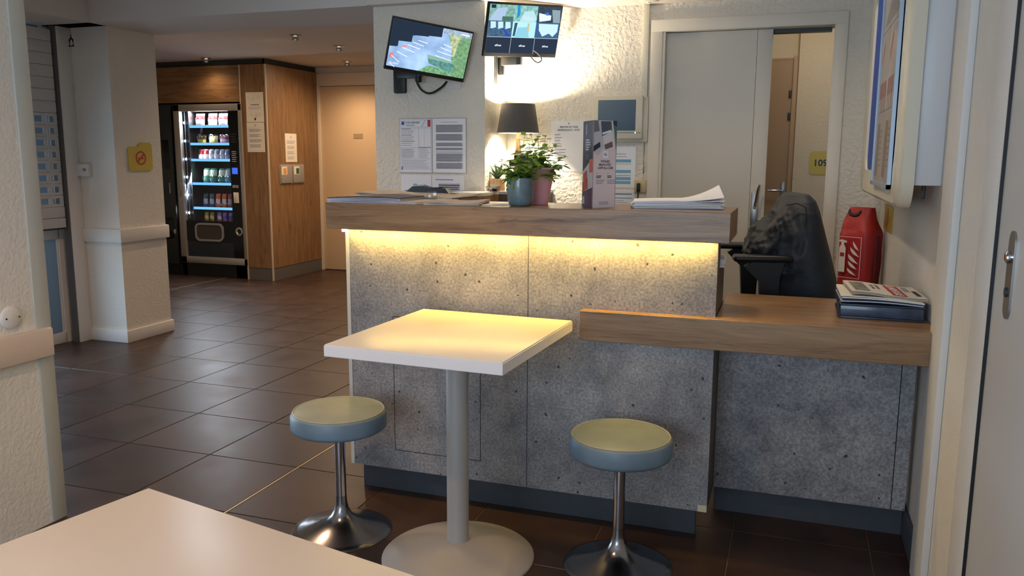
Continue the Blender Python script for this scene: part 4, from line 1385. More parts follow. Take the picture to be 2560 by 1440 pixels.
for k in range(9):
    p.lines(0.010, 0.095, 0.248 - k * 0.0115, 0.243 - k * 0.0115, 1, INK if k % 3 == 0 else INKG, 0.5)
p.frame(0.12, 0.142, 0.196, 0.25, 0.001, INKL)
p.rect(0.155, 0.142, 0.156, 0.25, INKL)
p.rect(0.12, 0.140, 0.196, 0.1425, INK)
p.frame(0.004, 0.08, 0.115, 0.138, 0.001, INKL)
p.lines(0.010, 0.105, 0.135, 0.083, 8, INKG, 0.35)
p.frame(0.12, 0.08, 0.196, 0.138, 0.001, INKL)
p.lines(0.125, 0.19, 0.135, 0.083, 8, INKL, 0.35)
p.frame(0.004, 0.016, 0.196, 0.076, 0.001, INKL)
p.lines(0.012, 0.185, 0.072, 0.02, 8, INKL, 0.35)
p.rect(0.010, 0.014, 0.016, 0.034, INKB)
p.build('print', a, (0, -0.0062, 0))
a = MB().box(0.207, 0.409, -0.0055, -0.004, 0.0, 0.302).build('right_page', PAPER, t, smooth=0)
p = Print()
p.lines(0.26, 0.36, 0.286, 0.278, 1, INKG, 0.3, 0)
for v1, v0, n in ((0.268, 0.226, 7), (0.216, 0.18, 6), (0.168, 0.148, 4), (0.14, 0.126, 3), (0.118, 0.114, 1), (0.108, 0.062, 8), (0.056, 0.022, 6)):
    p.rect(0.228, v0, 0.392, v1, mat('text_block', (196, 198, 210), 0.7))
    p.lines(0.229, 0.391, v1, v0, n, INKL, 0.4, 0.05)
p.build('print', a, (0, -0.0062, 0))
s = sheet('notice_sheet', 'white notice with small blue square logo, lower left on the pier', 'notice', 0.19, 0.25, (-2.168, Yp, 0.935), 0, PAPER)
p = Print()
p.rect(0.077, 0.175, 0.10, 0.20, INKS)
p.text('ibis', 0.0885, 0.183, 0.008, PAPER, 'c', 0.015, True, 0.0004)
p.lines(0.02, 0.135, 0.165, 0.155, 1, INKG, 0.5, 0)
p.lines(0.02, 0.06, 0.152, 0.145, 1, INKG, 0.5, 0)
p.lines(0.02, 0.16, 0.13, 0.05, 8, INKL, 0.4)
p.build('print', s, (0, -0.002, 0))
s = sheet('notice_sheet', 'glossy white notice with grey text, lower right on the pier', 'notice', 0.198, 0.25, (-1.972, Yp, 0.935), 0, mat('gloss_paper', (232, 234, 238), 0.15))
p = Print()
p.lines(0.02, 0.13, 0.232, 0.218, 1, INKG, 0.4, 0)
p.rect(0.04, 0.12, 0.17, 0.205, MATS['text_block'])
p.lines(0.04, 0.17, 0.20, 0.10, 9, INKL, 0.4)
p.build('print', s, (0, -0.002, 0))

# ------------------------------------------------------------------ back wall items
Yw = 4.7195
t = sheet('taxi_notice', 'plastic covered taxi services notice pinned to the back wall', 'notice', 0.208, 0.292, (-1.374, Yw, 1.208), 0, mat('sleeve_paper', (234, 234, 236), 0.25))
p = Print()
p.text('SERVICES DE TAXIS', 0.108, 0.252, 0.0105, INK, 'c', 0.108, True)
p.text('INDEPENDANTS - VICHY', 0.108, 0.234, 0.0105, INK, 'c', 0.135, True)
for k, nm in enumerate(['Taxi Prosper', 'Alliance Taxi', 'David Taxi', 'Taxi Michel', 'Vichy Taxi', 'Taxi Jean-Claude', 'Taxis de la gare', 'Taxi Bellerive', 'Taxi du Parc']):
    wd = [0.036, 0.046, 0.036, 0.038, 0.046, 0.070, 0.066, 0.070, 0.062][k]
    p.rect(0.022, 0.211 - k * 0.0172, 0.022 + wd, 0.2155 - k * 0.0172, INKG)
    p.lines(0.022, 0.022 + wd * 0.8, 0.209 - k * 0.0172, 0.2025 - k * 0.0172, 1, INKL, 0.4)
p.build('print', t, (0, -0.002, 0))
MB().lathe([(0, 0.004), (0.004, 0.002), (0.0045, 0), (0, 0)], 12, loc=(0.108, 0, 0.276), rot=(R(90), 0, 0)).build('pin', INKB, t)
t = sheet('price_notice', 'sheet with pale blue tables hanging under the intercom', 'notice', 0.20, 0.235, (-1.07, Yw, 1.118), 0, MATS['sleeve_paper'])
p = Print()
for v, c in ((0.145, INKS), (0.085, INKS), (0.045, INKS), (0.022, INKS)):
    p.rect(0.03, v, 0.175, v + 0.017, c)
for v in (0.135, 0.07):
    p.rect(0.03, v, 0.175, v + 0.002, INKB)
p.lines(0.03, 0.16, 0.20, 0.17, 2, INKL, 0.3)
p.build('print', t, (0, -0.002, 0))
t = sheet('price_notice', 'small sheet with blue table just above the counter beside the socket', 'notice', 0.19, 0.16, (-1.06, Yw, 0.945), 0, PAPER)
p = Print()
p.rect(0.03, 0.135, 0.175, 0.14, INKB)
p.rect(0.03, 0.112, 0.175, 0.117, INKS)
p.lines(0.03, 0.16, 0.105, 0.05, 5, INKL, 0.3)
p.frame(0.02, 0.01, 0.182, 0.15, 0.001, INKL)
p.build('print', t, (0, -0.002, 0))
t = thing('intercom', 'white video intercom with dark blue screen on the back wall', 'intercom', (-1.118, Yw, 1.395))
MB().box(0.02, 0.315, -0.012, 0, -0.018, 0.235, bev=0.004).build('back_plate', CREAM, t)
MB().box(0.0, 0.288, -0.045, -0.012, 0.0, 0.24, bev=0.005).build('housing', CREAM, t)
MB().box(0.034, 0.25, -0.047, -0.04, 0.046, 0.216, bev=0.001).build('screen', mat('intercom_screen', (84, 106, 128), 0.6, var=0.05), t)
MB().box(0.12, 0.28, -0.0462, -0.044, 0.033, 0.036).build('groove', GREYSK, t)
MB().box(0.247, 0.253, -0.0475, -0.044, 0.031, 0.038, bev=0.001).build('indicator', emis('indicator_white', (255, 240, 220), 1.2), t)
t = MB().box(-0.845, -0.812, 4.70, Yw + 0.0005, 1.62, 2.128, bev=0.002).build('cable_trunking', CREAM)
tag(t, 'white cable trunking running up from the intercom to the ceiling', 'trunking')
t = MB().tube([(-0.822, 4.716, 1.376), (-0.822, 4.716, 1.20), (-0.828, 4.716, 1.165)], 0.003, 6).build('wall_cable', CREAM)
tag(t, 'thin white cable between intercom and wall socket', 'cable')
t = thing('wall_socket', 'beige wall socket with a black plug beside the sliding door', 'socket', (-0.872, Yw, 1.093))
MB().box(0, 0.07, -0.014, 0, 0, 0.07, bev=0.004).build('socket_box', mat('aged_beige', (204, 184, 142), 0.45), t)
MB().box(0.02, 0.038, -0.05, -0.014, 0.005, 0.055, bev=0.006).build('plug', BLACK, t)
MB().tube([(0.029, -0.035, 0.008), (0.027, -0.03, -0.02), (0.022, -0.02, -0.06), (0.02, -0.012, -0.2)], 0.0035, 8).build('cord', BLACK, t)
t = thing('smoke_detector', 'flat round white detector on the reception ceiling', 'detector', (-0.80, 4.60, 2.128))
MB().lathe([(0, -0.012), (0.04, -0.012), (0.05, -0.008), (0.05, 0), (0, 0)], 32).build('cover', CREAM, t)
MB().lathe([(0, -0.016), (0.012, -0.016), (0.014, -0.012), (0, -0.012)], 16).build('sensor', WHITEP, t)

# table lamp
t = thing('table_lamp', 'table lamp with dark conical shade glowing on the corner worktop', 'lamp', (-1.515, 4.53, 1.10))
b = MB()
b.lathe([(0.121, 0.325), (0.095, 0.487)], 48)
b.lathe([(0.1195, 0.325), (0.0935, 0.487)], 48)
b.build('lamp_shade', SHADE, t)
MB().lathe([(0, 0.0), (0.055, 0.0), (0.055, 0.012), (0.02, 0.02), (0.016, 0.05), (0.022, 0.12), (0.024, 0.20), (0.015, 0.25), (0.010, 0.30), (0.010, 0.34), (0, 0.34)], 32).build('lamp_base', PINE, t)
sp = MB()
for k in range(3):
    a = 2 * PI * k / 3
    sp.tube([(0, 0, 0.345), (0.115 * math.cos(a), 0.115 * math.sin(a), 0.345)], 0.0015, 5)
sp.build('spider', STEEL, t)
MB().lathe([(0, 0.34), (0.014, 0.345), (0.028, 0.385), (0.022, 0.41), (0, 0.42)], 20).build('bulb', emis('lamp_bulb', (255, 232, 190), 8.0), t)
light('lamp_light', 'POINT', (0, 0, 0.44), 30, (1.0, 0.86, 0.66), parent=t, shadow_soft_size=0.03)

# coffee maker
t = thing('coffee_maker', 'black coffee maker half hidden behind the potted herbs', 'coffee maker', (-1.455, 4.405, 1.10))
MB().box(-0.075, 0.09, -0.04, 0.05, 0.0, 0.02, bev=0.006).build('drip_base', BLACK, t)
MB().box(0.0, 0.09, -0.05, 0.05, 0.015, 0.20, bev=0.016).build('body', BLACK, t)
MB().box(-0.06, 0.07, -0.045, 0.04, 0.14, 0.175, bev=0.012).build('brew_head', BLACK, t)
MB().box(-0.03, 0.08, -0.045, 0.045, 0.17, 0.205, bev=0.012).build('lid', BLACKG, t)
MB().lathe([(0, 0.02), (0.026, 0.02), (0.038, 0.05), (0.036, 0.09), (0.024, 0.11), (0, 0.112)], 24).build('jug', BLACKG, t, (-0.045, 0, 0.0))

# succulent in wooden planter
t = thing('succulent', 'spiky succulent in a small wooden planter beside the lamp', 'plant', (-1.612, 4.45, 1.10))
MB().box(-0.036, 0.036, -0.036, 0.036, 0.0, 0.068, bev=0.003).build('planter', PINE, t)
MB().box(-0.032, 0.032, -0.032, 0.032, 0.06, 0.0685).build('soil', SOIL, t)
lm = MB()
lm.tube([(0, 0, 0), (0.004, 0, 0.03), (0.012, 0, 0.06), (0.024, 0, 0.095)], [0.007, 0.0075, 0.005, 0.0006], 6)
lm = lm.mesh('leaf', LEAF3, 60)
for k in range(15):
    a = k * 2.4
    tl = 0.1 + 0.5 * (k / 15)
    inst(lm, 'leaf', t, (0, 0, 0.065), (0, tl, a), (1, 1, 1.05 - 0.4 * k / 15))
# glass dish with black clip
t = thing('glass_dish', 'clear glass dish with a small black clip on the side counter', 'dish', (-1.575, 4.28, 1.10))
MB().lathe([(0, 0.003), (0.034, 0.003), (0.042, 0.03), (0.044, 0.03), (0.036, 0.0), (0, 0.0)], 28).build('dish', ACRYL, t)
MB().box(-0.018, 0.018, -0.012, 0.012, 0.003, 0.02, bev=0.004).build('clip', BLACK, t)
o = MB().box(-0.02, 0.02, -0.001, 0.001, 0, 0.04, rot=None).build('place_card', PAPERW, None, (-1.582, 4.315, 1.10), (R(-8), 0, R(10)), smooth=0)
tag(o, 'tiny white card standing behind the glass dish', 'card')


# ------------------------------------------------------------------ potted herbs
def leaf_mesh(m, L=1.0, Wd=0.5, fold=0.12, droop=0.18):
    b = MB()
    n = 5
    rows_ = []
    for i in range(n + 1):
        u = i / n
        hw = Wd / 2 * math.sin(PI * min(1, u ** 0.8 * 0.98 + 0.01))
        zz = -droop * u * u
        if i in (0, n):
            rows_.append([b.bm.verts.new((u * L, 0, zz))])
        else:
            rows_.append([b.bm.verts.new((u * L, -hw, zz + fold * hw)), b.bm.verts.new((u * L, 0, zz - 0.02)), b.bm.verts.new((u * L, hw, zz + fold * hw))])
    for a, c in zip(rows_, rows_[1:]):
        if len(a) == 1:
            b.bm.faces.new((a[0], c[1], c[0]))
            b.bm.faces.new((a[0], c[2], c[1]))
        elif len(c) == 1:
            b.bm.faces.new((a[0], a[1], c[0]))
            b.bm.faces.new((a[1], a[2], c[0]))
        else:
            b.bm.faces.new((a[0], a[1], c[1], c[0]))
            b.bm.faces.new((a[1], a[2], c[2], c[1]))
    return b.mesh('leaf', m, 80)


LA = leaf_mesh(LEAF1)
LB = leaf_mesh(LEAF2)
LC = leaf_mesh(LEAF1, 1.0, 0.36, 0.1, 0.35)
rnd = random.Random(11)


def sprigs(t, z0, specs, nodes, lmeshes, lsize):
    for (bx, by, tx, ty, tz) in specs:
        pts = []
        for k in range(7):
            u = k / 6
            pts.append((bx + (tx - bx) * u ** 1.3, by + (ty - by) * u ** 1.3, z0 + (tz) * u))
        MB().tube(pts, [0.0016 - 0.0009 * k / 6 for k in range(7)], 5).build('stem', STEM, t)
        for q in range(nodes):
            u = 0.22 + 0.78 * q / (nodes - 1)
            f = u * 6
            i = min(int(f), 5)
            w = f - i
            P = Vector(pts[i]).lerp(Vector(pts[i + 1]), w)
            a0 = q * 1.57 + rnd.random() * 0.5
            for s_ in (0, PI):
                sz = lsize * (1.05 - 0.55 * u) * (0.8 + 0.5 * rnd.random())
                inst(rnd.choice(lmeshes), 'leaf', t, P, (rnd.uniform(-0.3, 0.3), rnd.uniform(-0.5, 0.35), a0 + s_ + rnd.uniform(-0.25, 0.25)), (sz, sz, sz))


t = thing('potted_herb', 'bright green herb in a blue-grey glazed pot on the high counter', 'plant', (-0.913, 2.757, 1.12), 0, 'potted herbs on the counter')
MB().lathe([(0, 0), (0.030, 0), (0.038, 0.004), (0.0435, 0.016), (0.046, 0.04), (0.0462, 0.098), (0.044, 0.098), (0.042, 0.09), (0.040, 0.08), (0, 0.08)], 48).build('pot', POTB, t)
MB().lathe([(0, 0.082), (0.041, 0.081)], 24).build('soil', SOIL, t)
sp1 = [(0.0, 0.0, 0.012, 0.0, 0.145), (-0.01, 0.005, -0.012, 0.01, 0.10), (0.012, -0.008, 0.04, -0.02, 0.075), (-0.014, -0.01, -0.045, -0.02, 0.07), (0.01, 0.012, 0.045, 0.03, 0.09), (-0.012, 0.0, -0.06, -0.005, 0.045), (0.0, -0.014, 0.0, -0.045, 0.06), (0.015, 0.0, 0.055, -0.005, 0.06), (-0.006, 0.012, -0.02, 0.04, 0.08)]
sprigs(t, 0.082, [(a, b_, c * 1.25, d * 1.2, e_ * 1.12) for a, b_, c, d, e_ in sp1], 8, [LA, LA, LA, LB], 0.058)
for k in range(5):
    inst(LC, 'leaf', t, (-0.018, -0.018, 0.105), (0.2 * k - 0.3, 0.15 + 0.12 * k, PI + 0.55 * (k - 1.2)), (0.055, 0.07, 0.055))

t = thing('potted_herb', 'bushy dark green herb in a pink tapered pot on the high counter', 'plant', (-0.884, 2.888, 1.12), 0, 'potted herbs on the counter')
MB().lathe([(0, 0), (0.032, 0), (0.034, 0.003), (0.0565, 0.126), (0.0585, 0.128), (0.0575, 0.133), (0.054, 0.132), (0.050, 0.11), (0, 0.11)], 48).build('pot', POTP, t)
MB().lathe([(0, 0.112), (0.051, 0.112)], 24).build('soil', SOIL, t)
sp2 = [(0.0, 0.0, -0.03, 0.0, 0.13), (0.015, 0.0, 0.02, 0.0, 0.13), (0.02, -0.01, 0.055, -0.01, 0.10), (-0.02, 0.0, -0.05, -0.01, 0.09), (0.02, 0.01, 0.085, 0.01, 0.06), (0.0, -0.02, 0.03, -0.05, 0.09), (-0.01, -0.02, -0.02, -0.05, 0.10), (0.03, -0.02, 0.10, -0.03, 0.03), (0.0, 0.02, 0.01, 0.05, 0.09), (0.01, -0.01, 0.0, -0.02, 0.12), (-0.02, -0.02, -0.06, -0.03, 0.05), (0.035, -0.035, 0.062, -0.05, -0.02)]
sprigs(t, 0.112, [(a, b_, c * 1.1, d * 1.2, e_ * 1.05) for a, b_, c, d, e_ in sp2], 8, [LB, LB, LA], 0.052)

# ------------------------------------------------------------------ leaflet stand (three sided card)
t = thing('leaflet_stand', 'tall three sided card advertising a travel app on the high counter', 'leaflet', (-0.645, 2.722, 1.1205))
PA, PB, PC = (0.0, 0.0), (0.062, 0.077), (-0.059, 0.098)
LH = 0.292
LPINK = mat('leaflet_pink_white', (226, 206, 206), 0.5)
LDARK = mat('leaflet_slate', (44, 52, 66), 0.4)


def wallface(a, b_, th=0.0015):
    d = Vector((b_[0] - a[0], b_[1] - a[1]))
    return d.length, math.atan2(d.y, d.x)


for nm, a, b_, m in (('front_face', PA, PB, LPINK), ('left_face', PC, PA, LDARK), ('back_face', PB, PC, LDARK)):
    ln, ang = wallface(a, b_)
    f = MB().box(0, ln, 0, 0.0012, 0, LH).build(nm, m, t, (a[0], a[1], 0), (0, 0, ang), smooth=0)
    p = Print()
    if nm == 'front_face':
        w = ln
        p.poly([(0.0, 0.19), (0.004, LH), (0.030, LH), (0.048, 0.21), (0.020, 0.175)], mat('leaf_grey', (196, 190, 196), 0.5))
        p.poly([(0.0, LH - 0.04), (0.0, LH), (0.018, LH), (0.026, LH - 0.035)], mat('leaf_mid', (120, 116, 126), 0.5), 0.0002)
        p.poly([(0.0, 0.207), (0.028, 0.222), (0.030, 0.205), (0.0, 0.188)], LDARK, 0.0002)
        p.poly([(0.026, LH), (0.078, LH), (0.086, 0.20), (0.048, 0.195)], mat('leaf_phone', (224, 214, 214), 0.5), 0.0004)
        p.poly([(0.029, LH - 0.002), (0.074, LH - 0.002), (0.078, LH - 0.033), (0.036, LH - 0.052)], mat('leaf_slate2', (78, 86, 100), 0.5), 0.0006)
        p.poly([(0.036, LH - 0.040), (0.074, LH - 0.030), (0.075, LH - 0.036), (0.037, LH - 0.047)], PAPER, 0.0008)
        p.poly([(0.046, 0.212), (0.080, 0.224), (0.083, 0.205), (0.050, 0.196)], mat('leaf_photo', (110, 96, 96), 0.5), 0.0006)
        p.poly([(0.082, LH), (w, LH), (w, 0.18)], mat('leaf_teal', (76, 116, 108), 0.5), 0.0004)
        p.poly([(0.082, LH), (w, LH), (w, LH - 0.02), (0.083, LH - 0.012)], LDARK, 0.0006)
        p.poly(rounded(0.040, 0.168, 0.064, 0.192, 0.004, 3), PAPER, 0.0008)
        p.build('cover_picture', f, (0, -0.0006, 0))
        p = Print()
        p.text('ALL', 0.052, 0.176, 0.009, INK, 'c', 0.014, True, 0.001)
        p.text('VOYAGEZ', 0.052, 0.153, 0.0075, INK, 'c', 0.040, True)
        p.text('MALIN AVEC', 0.052, 0.142, 0.0075, INK, 'c', 0.052, True)
        p.text("L'APP ALL.COM", 0.052, 0.131, 0.0075, INK, 'c', 0.064, True)
        for u in (0.014, 0.062):
            p.disc(u + 0.003, 0.117, 0.002, INKG, 8)
            p.lines(u, u + 0.024, 0.110, 0.100, 2, INK, 0.5)
            p.lines(u, u + 0.038, 0.096, 0.080, 3, INKG, 0.4)
        p.lines(0.028, 0.072, 0.022, 0.010, 2, INKG, 0.4, 0.1)
    elif nm == 'left_face':
        p.poly(rounded(0.03, 0.245, 0.045, 0.282, 0.006, 3), mat('leaf_grey2', (150, 154, 160), 0.5))
        p.lines(0.03, 0.09, 0.232, 0.192, 5, mat('leaf_pale', (200, 200, 206), 0.5), 0.6, 0.4)
        p.lines(0.03, 0.085, 0.18, 0.162, 3, INKG, 0.3)
        p.poly([(0.0, 0.12), (0.1, 0.165), (0.114, 0.165), (0.114, 0.07), (0.0, 0.05)], mat('leaf_white', (206, 200, 204), 0.5))
        p.poly([(0.075, 0.162), (0.114, 0.166), (0.114, 0.12), (0.078, 0.118)], mat('leaf_coral', (206, 110, 88), 0.5), 0.0004)
        p.poly([(0.01, 0.112), (0.05, 0.128), (0.052, 0.09), (0.01, 0.078)], mat('leaf_coral2', (196, 92, 76), 0.5), 0.0004)
        p.poly([(0.0, 0.082), (0.06, 0.10), (0.062, 0.064), (0.0, 0.05)], mat('leaf_red', (190, 84, 66), 0.5), 0.0006)
        p.poly([(0.0, 0.045), (0.114, 0.068), (0.114, 0.0), (0.0, 0.0)], mat('leaf_mauve', (96, 76, 98), 0.5), 0.0006)
        p.poly(rounded(0.006, 0.01, 0.030, 0.036, 0.004, 3), MATS['leaf_pale'], 0.001)
        p.lines(0.036, 0.10, 0.03, 0.012, 3, MATS['leaf_pale'], 0.4)
    if p.v:
        p.build('print', f, (0, -0.0006, 0))

# ------------------------------------------------------------------ papers on the high counter
CT = 1.1205


def pages(name, label, cat, w, d, n, th, loc, rz, mats, curl=None, jit=0.004, group=None, nx=14, ny=10):
    """stack of n loose sheets; curl(u, v, k) lifts"""
    t = thing(name, label, cat, loc, rz, group)
    for k in range(n):
        r = random.Random(k * 13 + int(w * 1000))
        dx, dy, da = r.uniform(-jit, jit), r.uniform(-jit, jit), r.uniform(-0.02, 0.02) * (jit / 0.004)
        z0, z1 = k * th + 0.0002, (k + 1) * th
        b = MB()

        def lift(u, v):
            return curl(u, v, k / max(1, n - 1)) if curl else 0
        for top_ in (0, 1):
            b.grid(lambda u, v: ((u - 0.5) * w, (v - 0.5) * d, (z1 if top_ else z0) + lift(u, v)), nx, ny)
        # edges
        for e in range(4):
            def ef(u, v, e=e):
                uu, vv = ((u, 0), (1, u), (1 - u, 1), (0, 1 - u))[e]
                return ((uu - 0.5) * w, (vv - 0.5) * d, (z0 + (z1 - z0) * v) + lift(uu, vv))
            b.grid(ef, nx if e % 2 == 0 else ny, 1)
        bmesh.ops.remove_doubles(b.bm, verts=b.bm.verts[:], dist=0.00005)
        b.build('sheet' if k else 'bottom_sheet', mats[k % len(mats)] if k < n - 1 else mats[-1], t, (dx, dy, 0), (0, 0, da), smooth=30)
    return t


def curl_r(u, v, k):
    a = max(0, u - 0.52) / 0.48
    return (0.052 * a ** 1.8 * (0.35 + 0.65 * v)) * (k ** 5) + 0.004 * k * math.sin(PI * u)


pages('paper_stack', 'thick stack of loose white sheets with curled top page on the counter', 'papers', 0.297, 0.21, 9, 0.0026, (-0.385, 2.90, CT), R(8), [PAPER, mat('paper_mauve', (214, 210, 222), 0.6), PAPER, mat('paper_buff', (230, 220, 196), 0.6), PAPER], curl_r, 0.010)


def curl_m(u, v, k):
    return 0.006 * k * math.sin(PI * u) + 0.004 * k * u


DKC = mat('magazine_cover', (84, 72, 72), 0.35, var=0.6, vscale=14)
pages('magazine', 'thick magazine with dark cover at the left end of the counter', 'magazine', 0.30, 0.21, 5, 0.0034, (-1.50, 2.795, CT), R(1), [mat('page_lilac', (206, 206, 222), 0.6), mat('page_pale', (216, 216, 226), 0.6), MATS['page_lilac'], MATS['page_pale'], DKC], curl_m, 0.003)
pages('magazine', 'thin magazine lying on the counter beside the thick one', 'magazine', 0.21, 0.27, 2, 0.004, (-1.355, 2.83, CT), R(-12), [MATS['page_pale'], NEWS], None, 0.003)


def curl_n(u, v, k):
    return (0.014 * max(0, 0.3 - u) / 0.3 + 0.005 * k * math.sin(PI * u * 1.3) + 0.012 * k * max(0, u - 0.6)) + 0.002


t = pages('folded_newspaper', 'folded newspaper with raised edges in front of the card terminal', 'newspaper', 0.42, 0.25, 4, 0.0022, (-1.44, 3.03, CT + 0.004), R(-4), [NEWS, mat('newsprint_dark', (160, 146, 132), 0.75), NEWS, NEWS], curl_n, 0.006)
p = Print()
rr_ = random.Random(3)
for k in range(16):
    u = -0.18 + 0.36 * rr_.random()
    v = -0.10 + 0.19 * rr_.random()
    p.rect(u, v, u + 0.03 + 0.05 * rr_.random(), v + 0.008 + 0.01 * rr_.random(), MATS['newsprint_dark'])
p.build('print', t, (0, 0, 0.0175), (R(-90), 0, 0))


def curl_w(u, v, k):
    return 0.003 * k * math.sin(PI * u * 2.1 + v)


pages('flat_newspaper', 'flat folded newspaper lying beside the blue-grey pot', 'newspaper', 0.20, 0.24, 4, 0.0022, (-1.165, 2.80, CT), R(12), [NEWS, mat('newsprint_grey', (186, 182, 180), 0.75), NEWS, mat('newsprint_top', (196, 182, 172), 0.7, var=0.25, vscale=40)], curl_w, 0.004)
s = MB().box(-0.05, 0.05, -0.07, 0.07, 0, 0.0008).build('loose_sheet', PAPER, None, (-1.0, 2.79, CT), (0, 0, R(-15)), smooth=0)
tag(s, 'blank white sheet lying left of the blue-grey pot', 'paper')
o = MB().box(-0.02, 0.02, -0.006, 0.006, 0, 0.03, bev=0.002).build('acrylic_block', ACRYL, None, (-1.298, 2.86, CT + 0.0105), (0, 0, R(4)))
tag(o, 'small clear acrylic block on the magazines', 'acrylic block')
# card terminal
t = thing('card_terminal', 'black card payment terminal on the side counter', 'card terminal', (-1.66, 3.62, 1.10), R(12))
b = MB()
b.prism([(-0.10, 0.0), (0.10, 0.0), (0.105, 0.018), (0.09, 0.040), (0.02, 0.040), (-0.02, 0.052), (-0.07, 0.050), (-0.105, 0.022)], -0.045, 0.045, 'y')
b.build('body', BLACK, t)
MB().box(-0.064, -0.022, -0.035, 0.035, 0.0505, 0.056, rot=(0, R(-3), 0)).build('screen', mat('terminal_screen', (150, 156, 150), 0.2), t)
for i in range(3):
    for j in range(3):
        MB().box(0.0 + i * 0.024, 0.018 + i * 0.024, -0.034 + j * 0.025, -0.016 + j * 0.025, 0.040, 0.044, bev=0.001).build('key', DARK, t)
MB().tube(smooth_pts([(0.10, 0, 0.012), (0.125, -0.01, 0.014), (0.15, -0.03, 0.004), (0.17, -0.05, -0.03), (0.18, -0.06, -0.10)]), 0.005, 8).build('cable', BLACK, t)
# papers on inner shelf behind counter
pages('leaflet_pile', 'small pile of leaflets behind the right end of the counter', 'leaflets', 0.10, 0.15, 4, 0.007, (-0.262, 2.90, 0.9255), R(3), [PAPER, PAPERW, PAPER, PAPER], None, 0.004)

# ------------------------------------------------------------------ newspapers and folder on the low shelf
t = thing('document_folder', 'dark navy plastic folder tray on the low shelf beside the wall', 'folder', (0.285, 2.965, 0.7786))
b = MB()
b.box(-0.128, 0.128, -0.13, 0.13, 0.0, 0.006, bev=0.002)
b.build('cover', NAVY, t)
b = MB()
b.box(-0.124, 0.124, -0.127, 0.125, 0.006, 0.042, bev=0.003)
b.build('sleeves', mat('navy_sleeves', (58, 72, 94), 0.2, var=0.3, vscale=22), t)
b = MB()
b.box(-0.128, 0.128, -0.13, 0.13, 0.042, 0.047, bev=0.002)
b.build('cover', NAVY, t)
MB().tube([(-0.126, -0.132, 0.004), (-0.128, -0.132, 0.045), (-0.128, 0.10, 0.045)], 0.004, 8).build('binding', NAVY, t)
BLP = mat('pale_blue_pages', (196, 206, 226), 0.4)


def curl_b(u, v, k):
    return 0.012 * (1 - u) * (0.4 + 0.6 * k) - 0.0 + 0.004 * math.sin(PI * u)


pages('brochure_stack', 'white and blue glossy brochures on the navy folder', 'brochures', 0.245, 0.25, 4, 0.0035, (0.284, 2.968, 0.826), R(1.5), [BLP, NAVY, PAPER, PAPERW], curl_b, 0.003)


def curl_t(u, v, k):
    return 0.005 * math.sin(PI * u * 1.4 + 0.6) + 0.008 * max(0, 0.5 - u) * 2 + 0.002 * k


t = pages('daily_newspaper', 'newspaper with a red masthead on top of the brochures', 'newspaper', 0.225, 0.24, 3, 0.0025, (0.298, 2.975, 0.8475), R(4), [NEWS, mat('newsprint_drab', (176, 170, 162), 0.75), mat('newsprint_white', (214, 206, 196), 0.7)], curl_t, 0.003)  # middle sheet is a darker, greyer newsprint
# print follows the top sheet
def drape(pr, parent, name):
    o = pr.build(name, parent, (0, 0, 0))
    for v in o.data.vertices:
        x, y = v.co.x, v.co.z
        lift = -v.co.y
        v.co = (x, y, 0.0075 + 0.0009 + lift + curl_t(x / 0.225 + 0.5, y / 0.24 + 0.5, 1))
    return o


p = Print()
for k in range(10):
    # masthead split in strips so that it follows the sheet
    pass
for k in range(6):
    p.rect(0.012 + k * 0.0075, -0.118, 0.012 + (k + 1) * 0.0075, 0.10, REDN)
p.text('LA MONTAGNE', 0.022, 0.09, 0.026, PAPER, 'l', 0.20, True, 0.0005, R(-90))
p.text('Le bonheur', -0.018, 0.08, 0.012, INK, 'l', 0.10, True, 0, R(-90))
p.text('des truites', -0.036, 0.06, 0.012, INK, 'l', 0.09, True, 0, R(-90))
for k in range(5):
    p.rect(-0.098 + k * 0.009, -0.10, -0.089 + k * 0.009, 0.09, mat('news_photo', (126, 122, 112), 0.7, var=0.6, vscale=60))
for k in range(3):
    p.rect(0.068 + k * 0.006, 0.0, 0.072 + k * 0.006, 0.09, INKG)
p.rect(0.09, -0.09, 0.104, 0.02, INK)
drape(p, t, 'print')

# ------------------------------------------------------------------ office chair and jacket
t = thing('office_chair', 'black office chair behind the counter', 'chair', (-0.14, 3.675, 0), R(12))
MB().box(-0.25, 0.22, -0.235, 0.235, 0.56, 0.64, bev=0.035, seg=3).build('seat', MESHB, t)
bk = MB().box(-0.025, 0.025, -0.13, 0.13, -0.20, 0.20, bev=0.022, seg=3, rot=(0, R(-12), 0)).build('backrest', MESHB, t, (0.20, -0.03, 0.88))
MB().box(0.19, 0.24, -0.04, 0.04, 0.55, 0.80, bev=0.01).build('back_bar', BLACK, t)
for s_ in (-1, 1):
    MB().box(-0.115, 0.115, -0.036, 0.036, -0.014, 0.014, bev=0.012, seg=3).build('arm_pad', BLACK, t, (-0.02, s_ * 0.245, 0.893))
    sp_ = MB()
    sp_.prism([(-0.05, 0.885), (0.07, 0.885), (0.05, 0.82), (0.045, 0.66), (0.06, 0.58), (-0.02, 0.58), (-0.02, 0.66), (-0.03, 0.80), (-0.09, 0.86)], s_ * 0.245 - 0.016, s_ * 0.245 + 0.016, 'y')
    sp_.build('arm_support', BLACK, t)
MB().cyl(0.028, 0.12, 0.57, 20).build('gas_column', BLACK, t)
for k in range(5):
    a = 2 * PI * k / 5 + 0.3
    l_ = MB().tube([(0, 0, 0.115), (0.26 * math.cos(a), 0.26 * math.sin(a), 0.075)], [0.026, 0.016], 10).build('base_leg', BLACK, t)
    MB().cyl(0.026, -0.02, 0.02, 16, loc=(0, 0, 0), rot=(R(90), 0, a)).build('caster', BLACK, l_, (0.26 * math.cos(a), 0.26 * math.sin(a), 0.028))

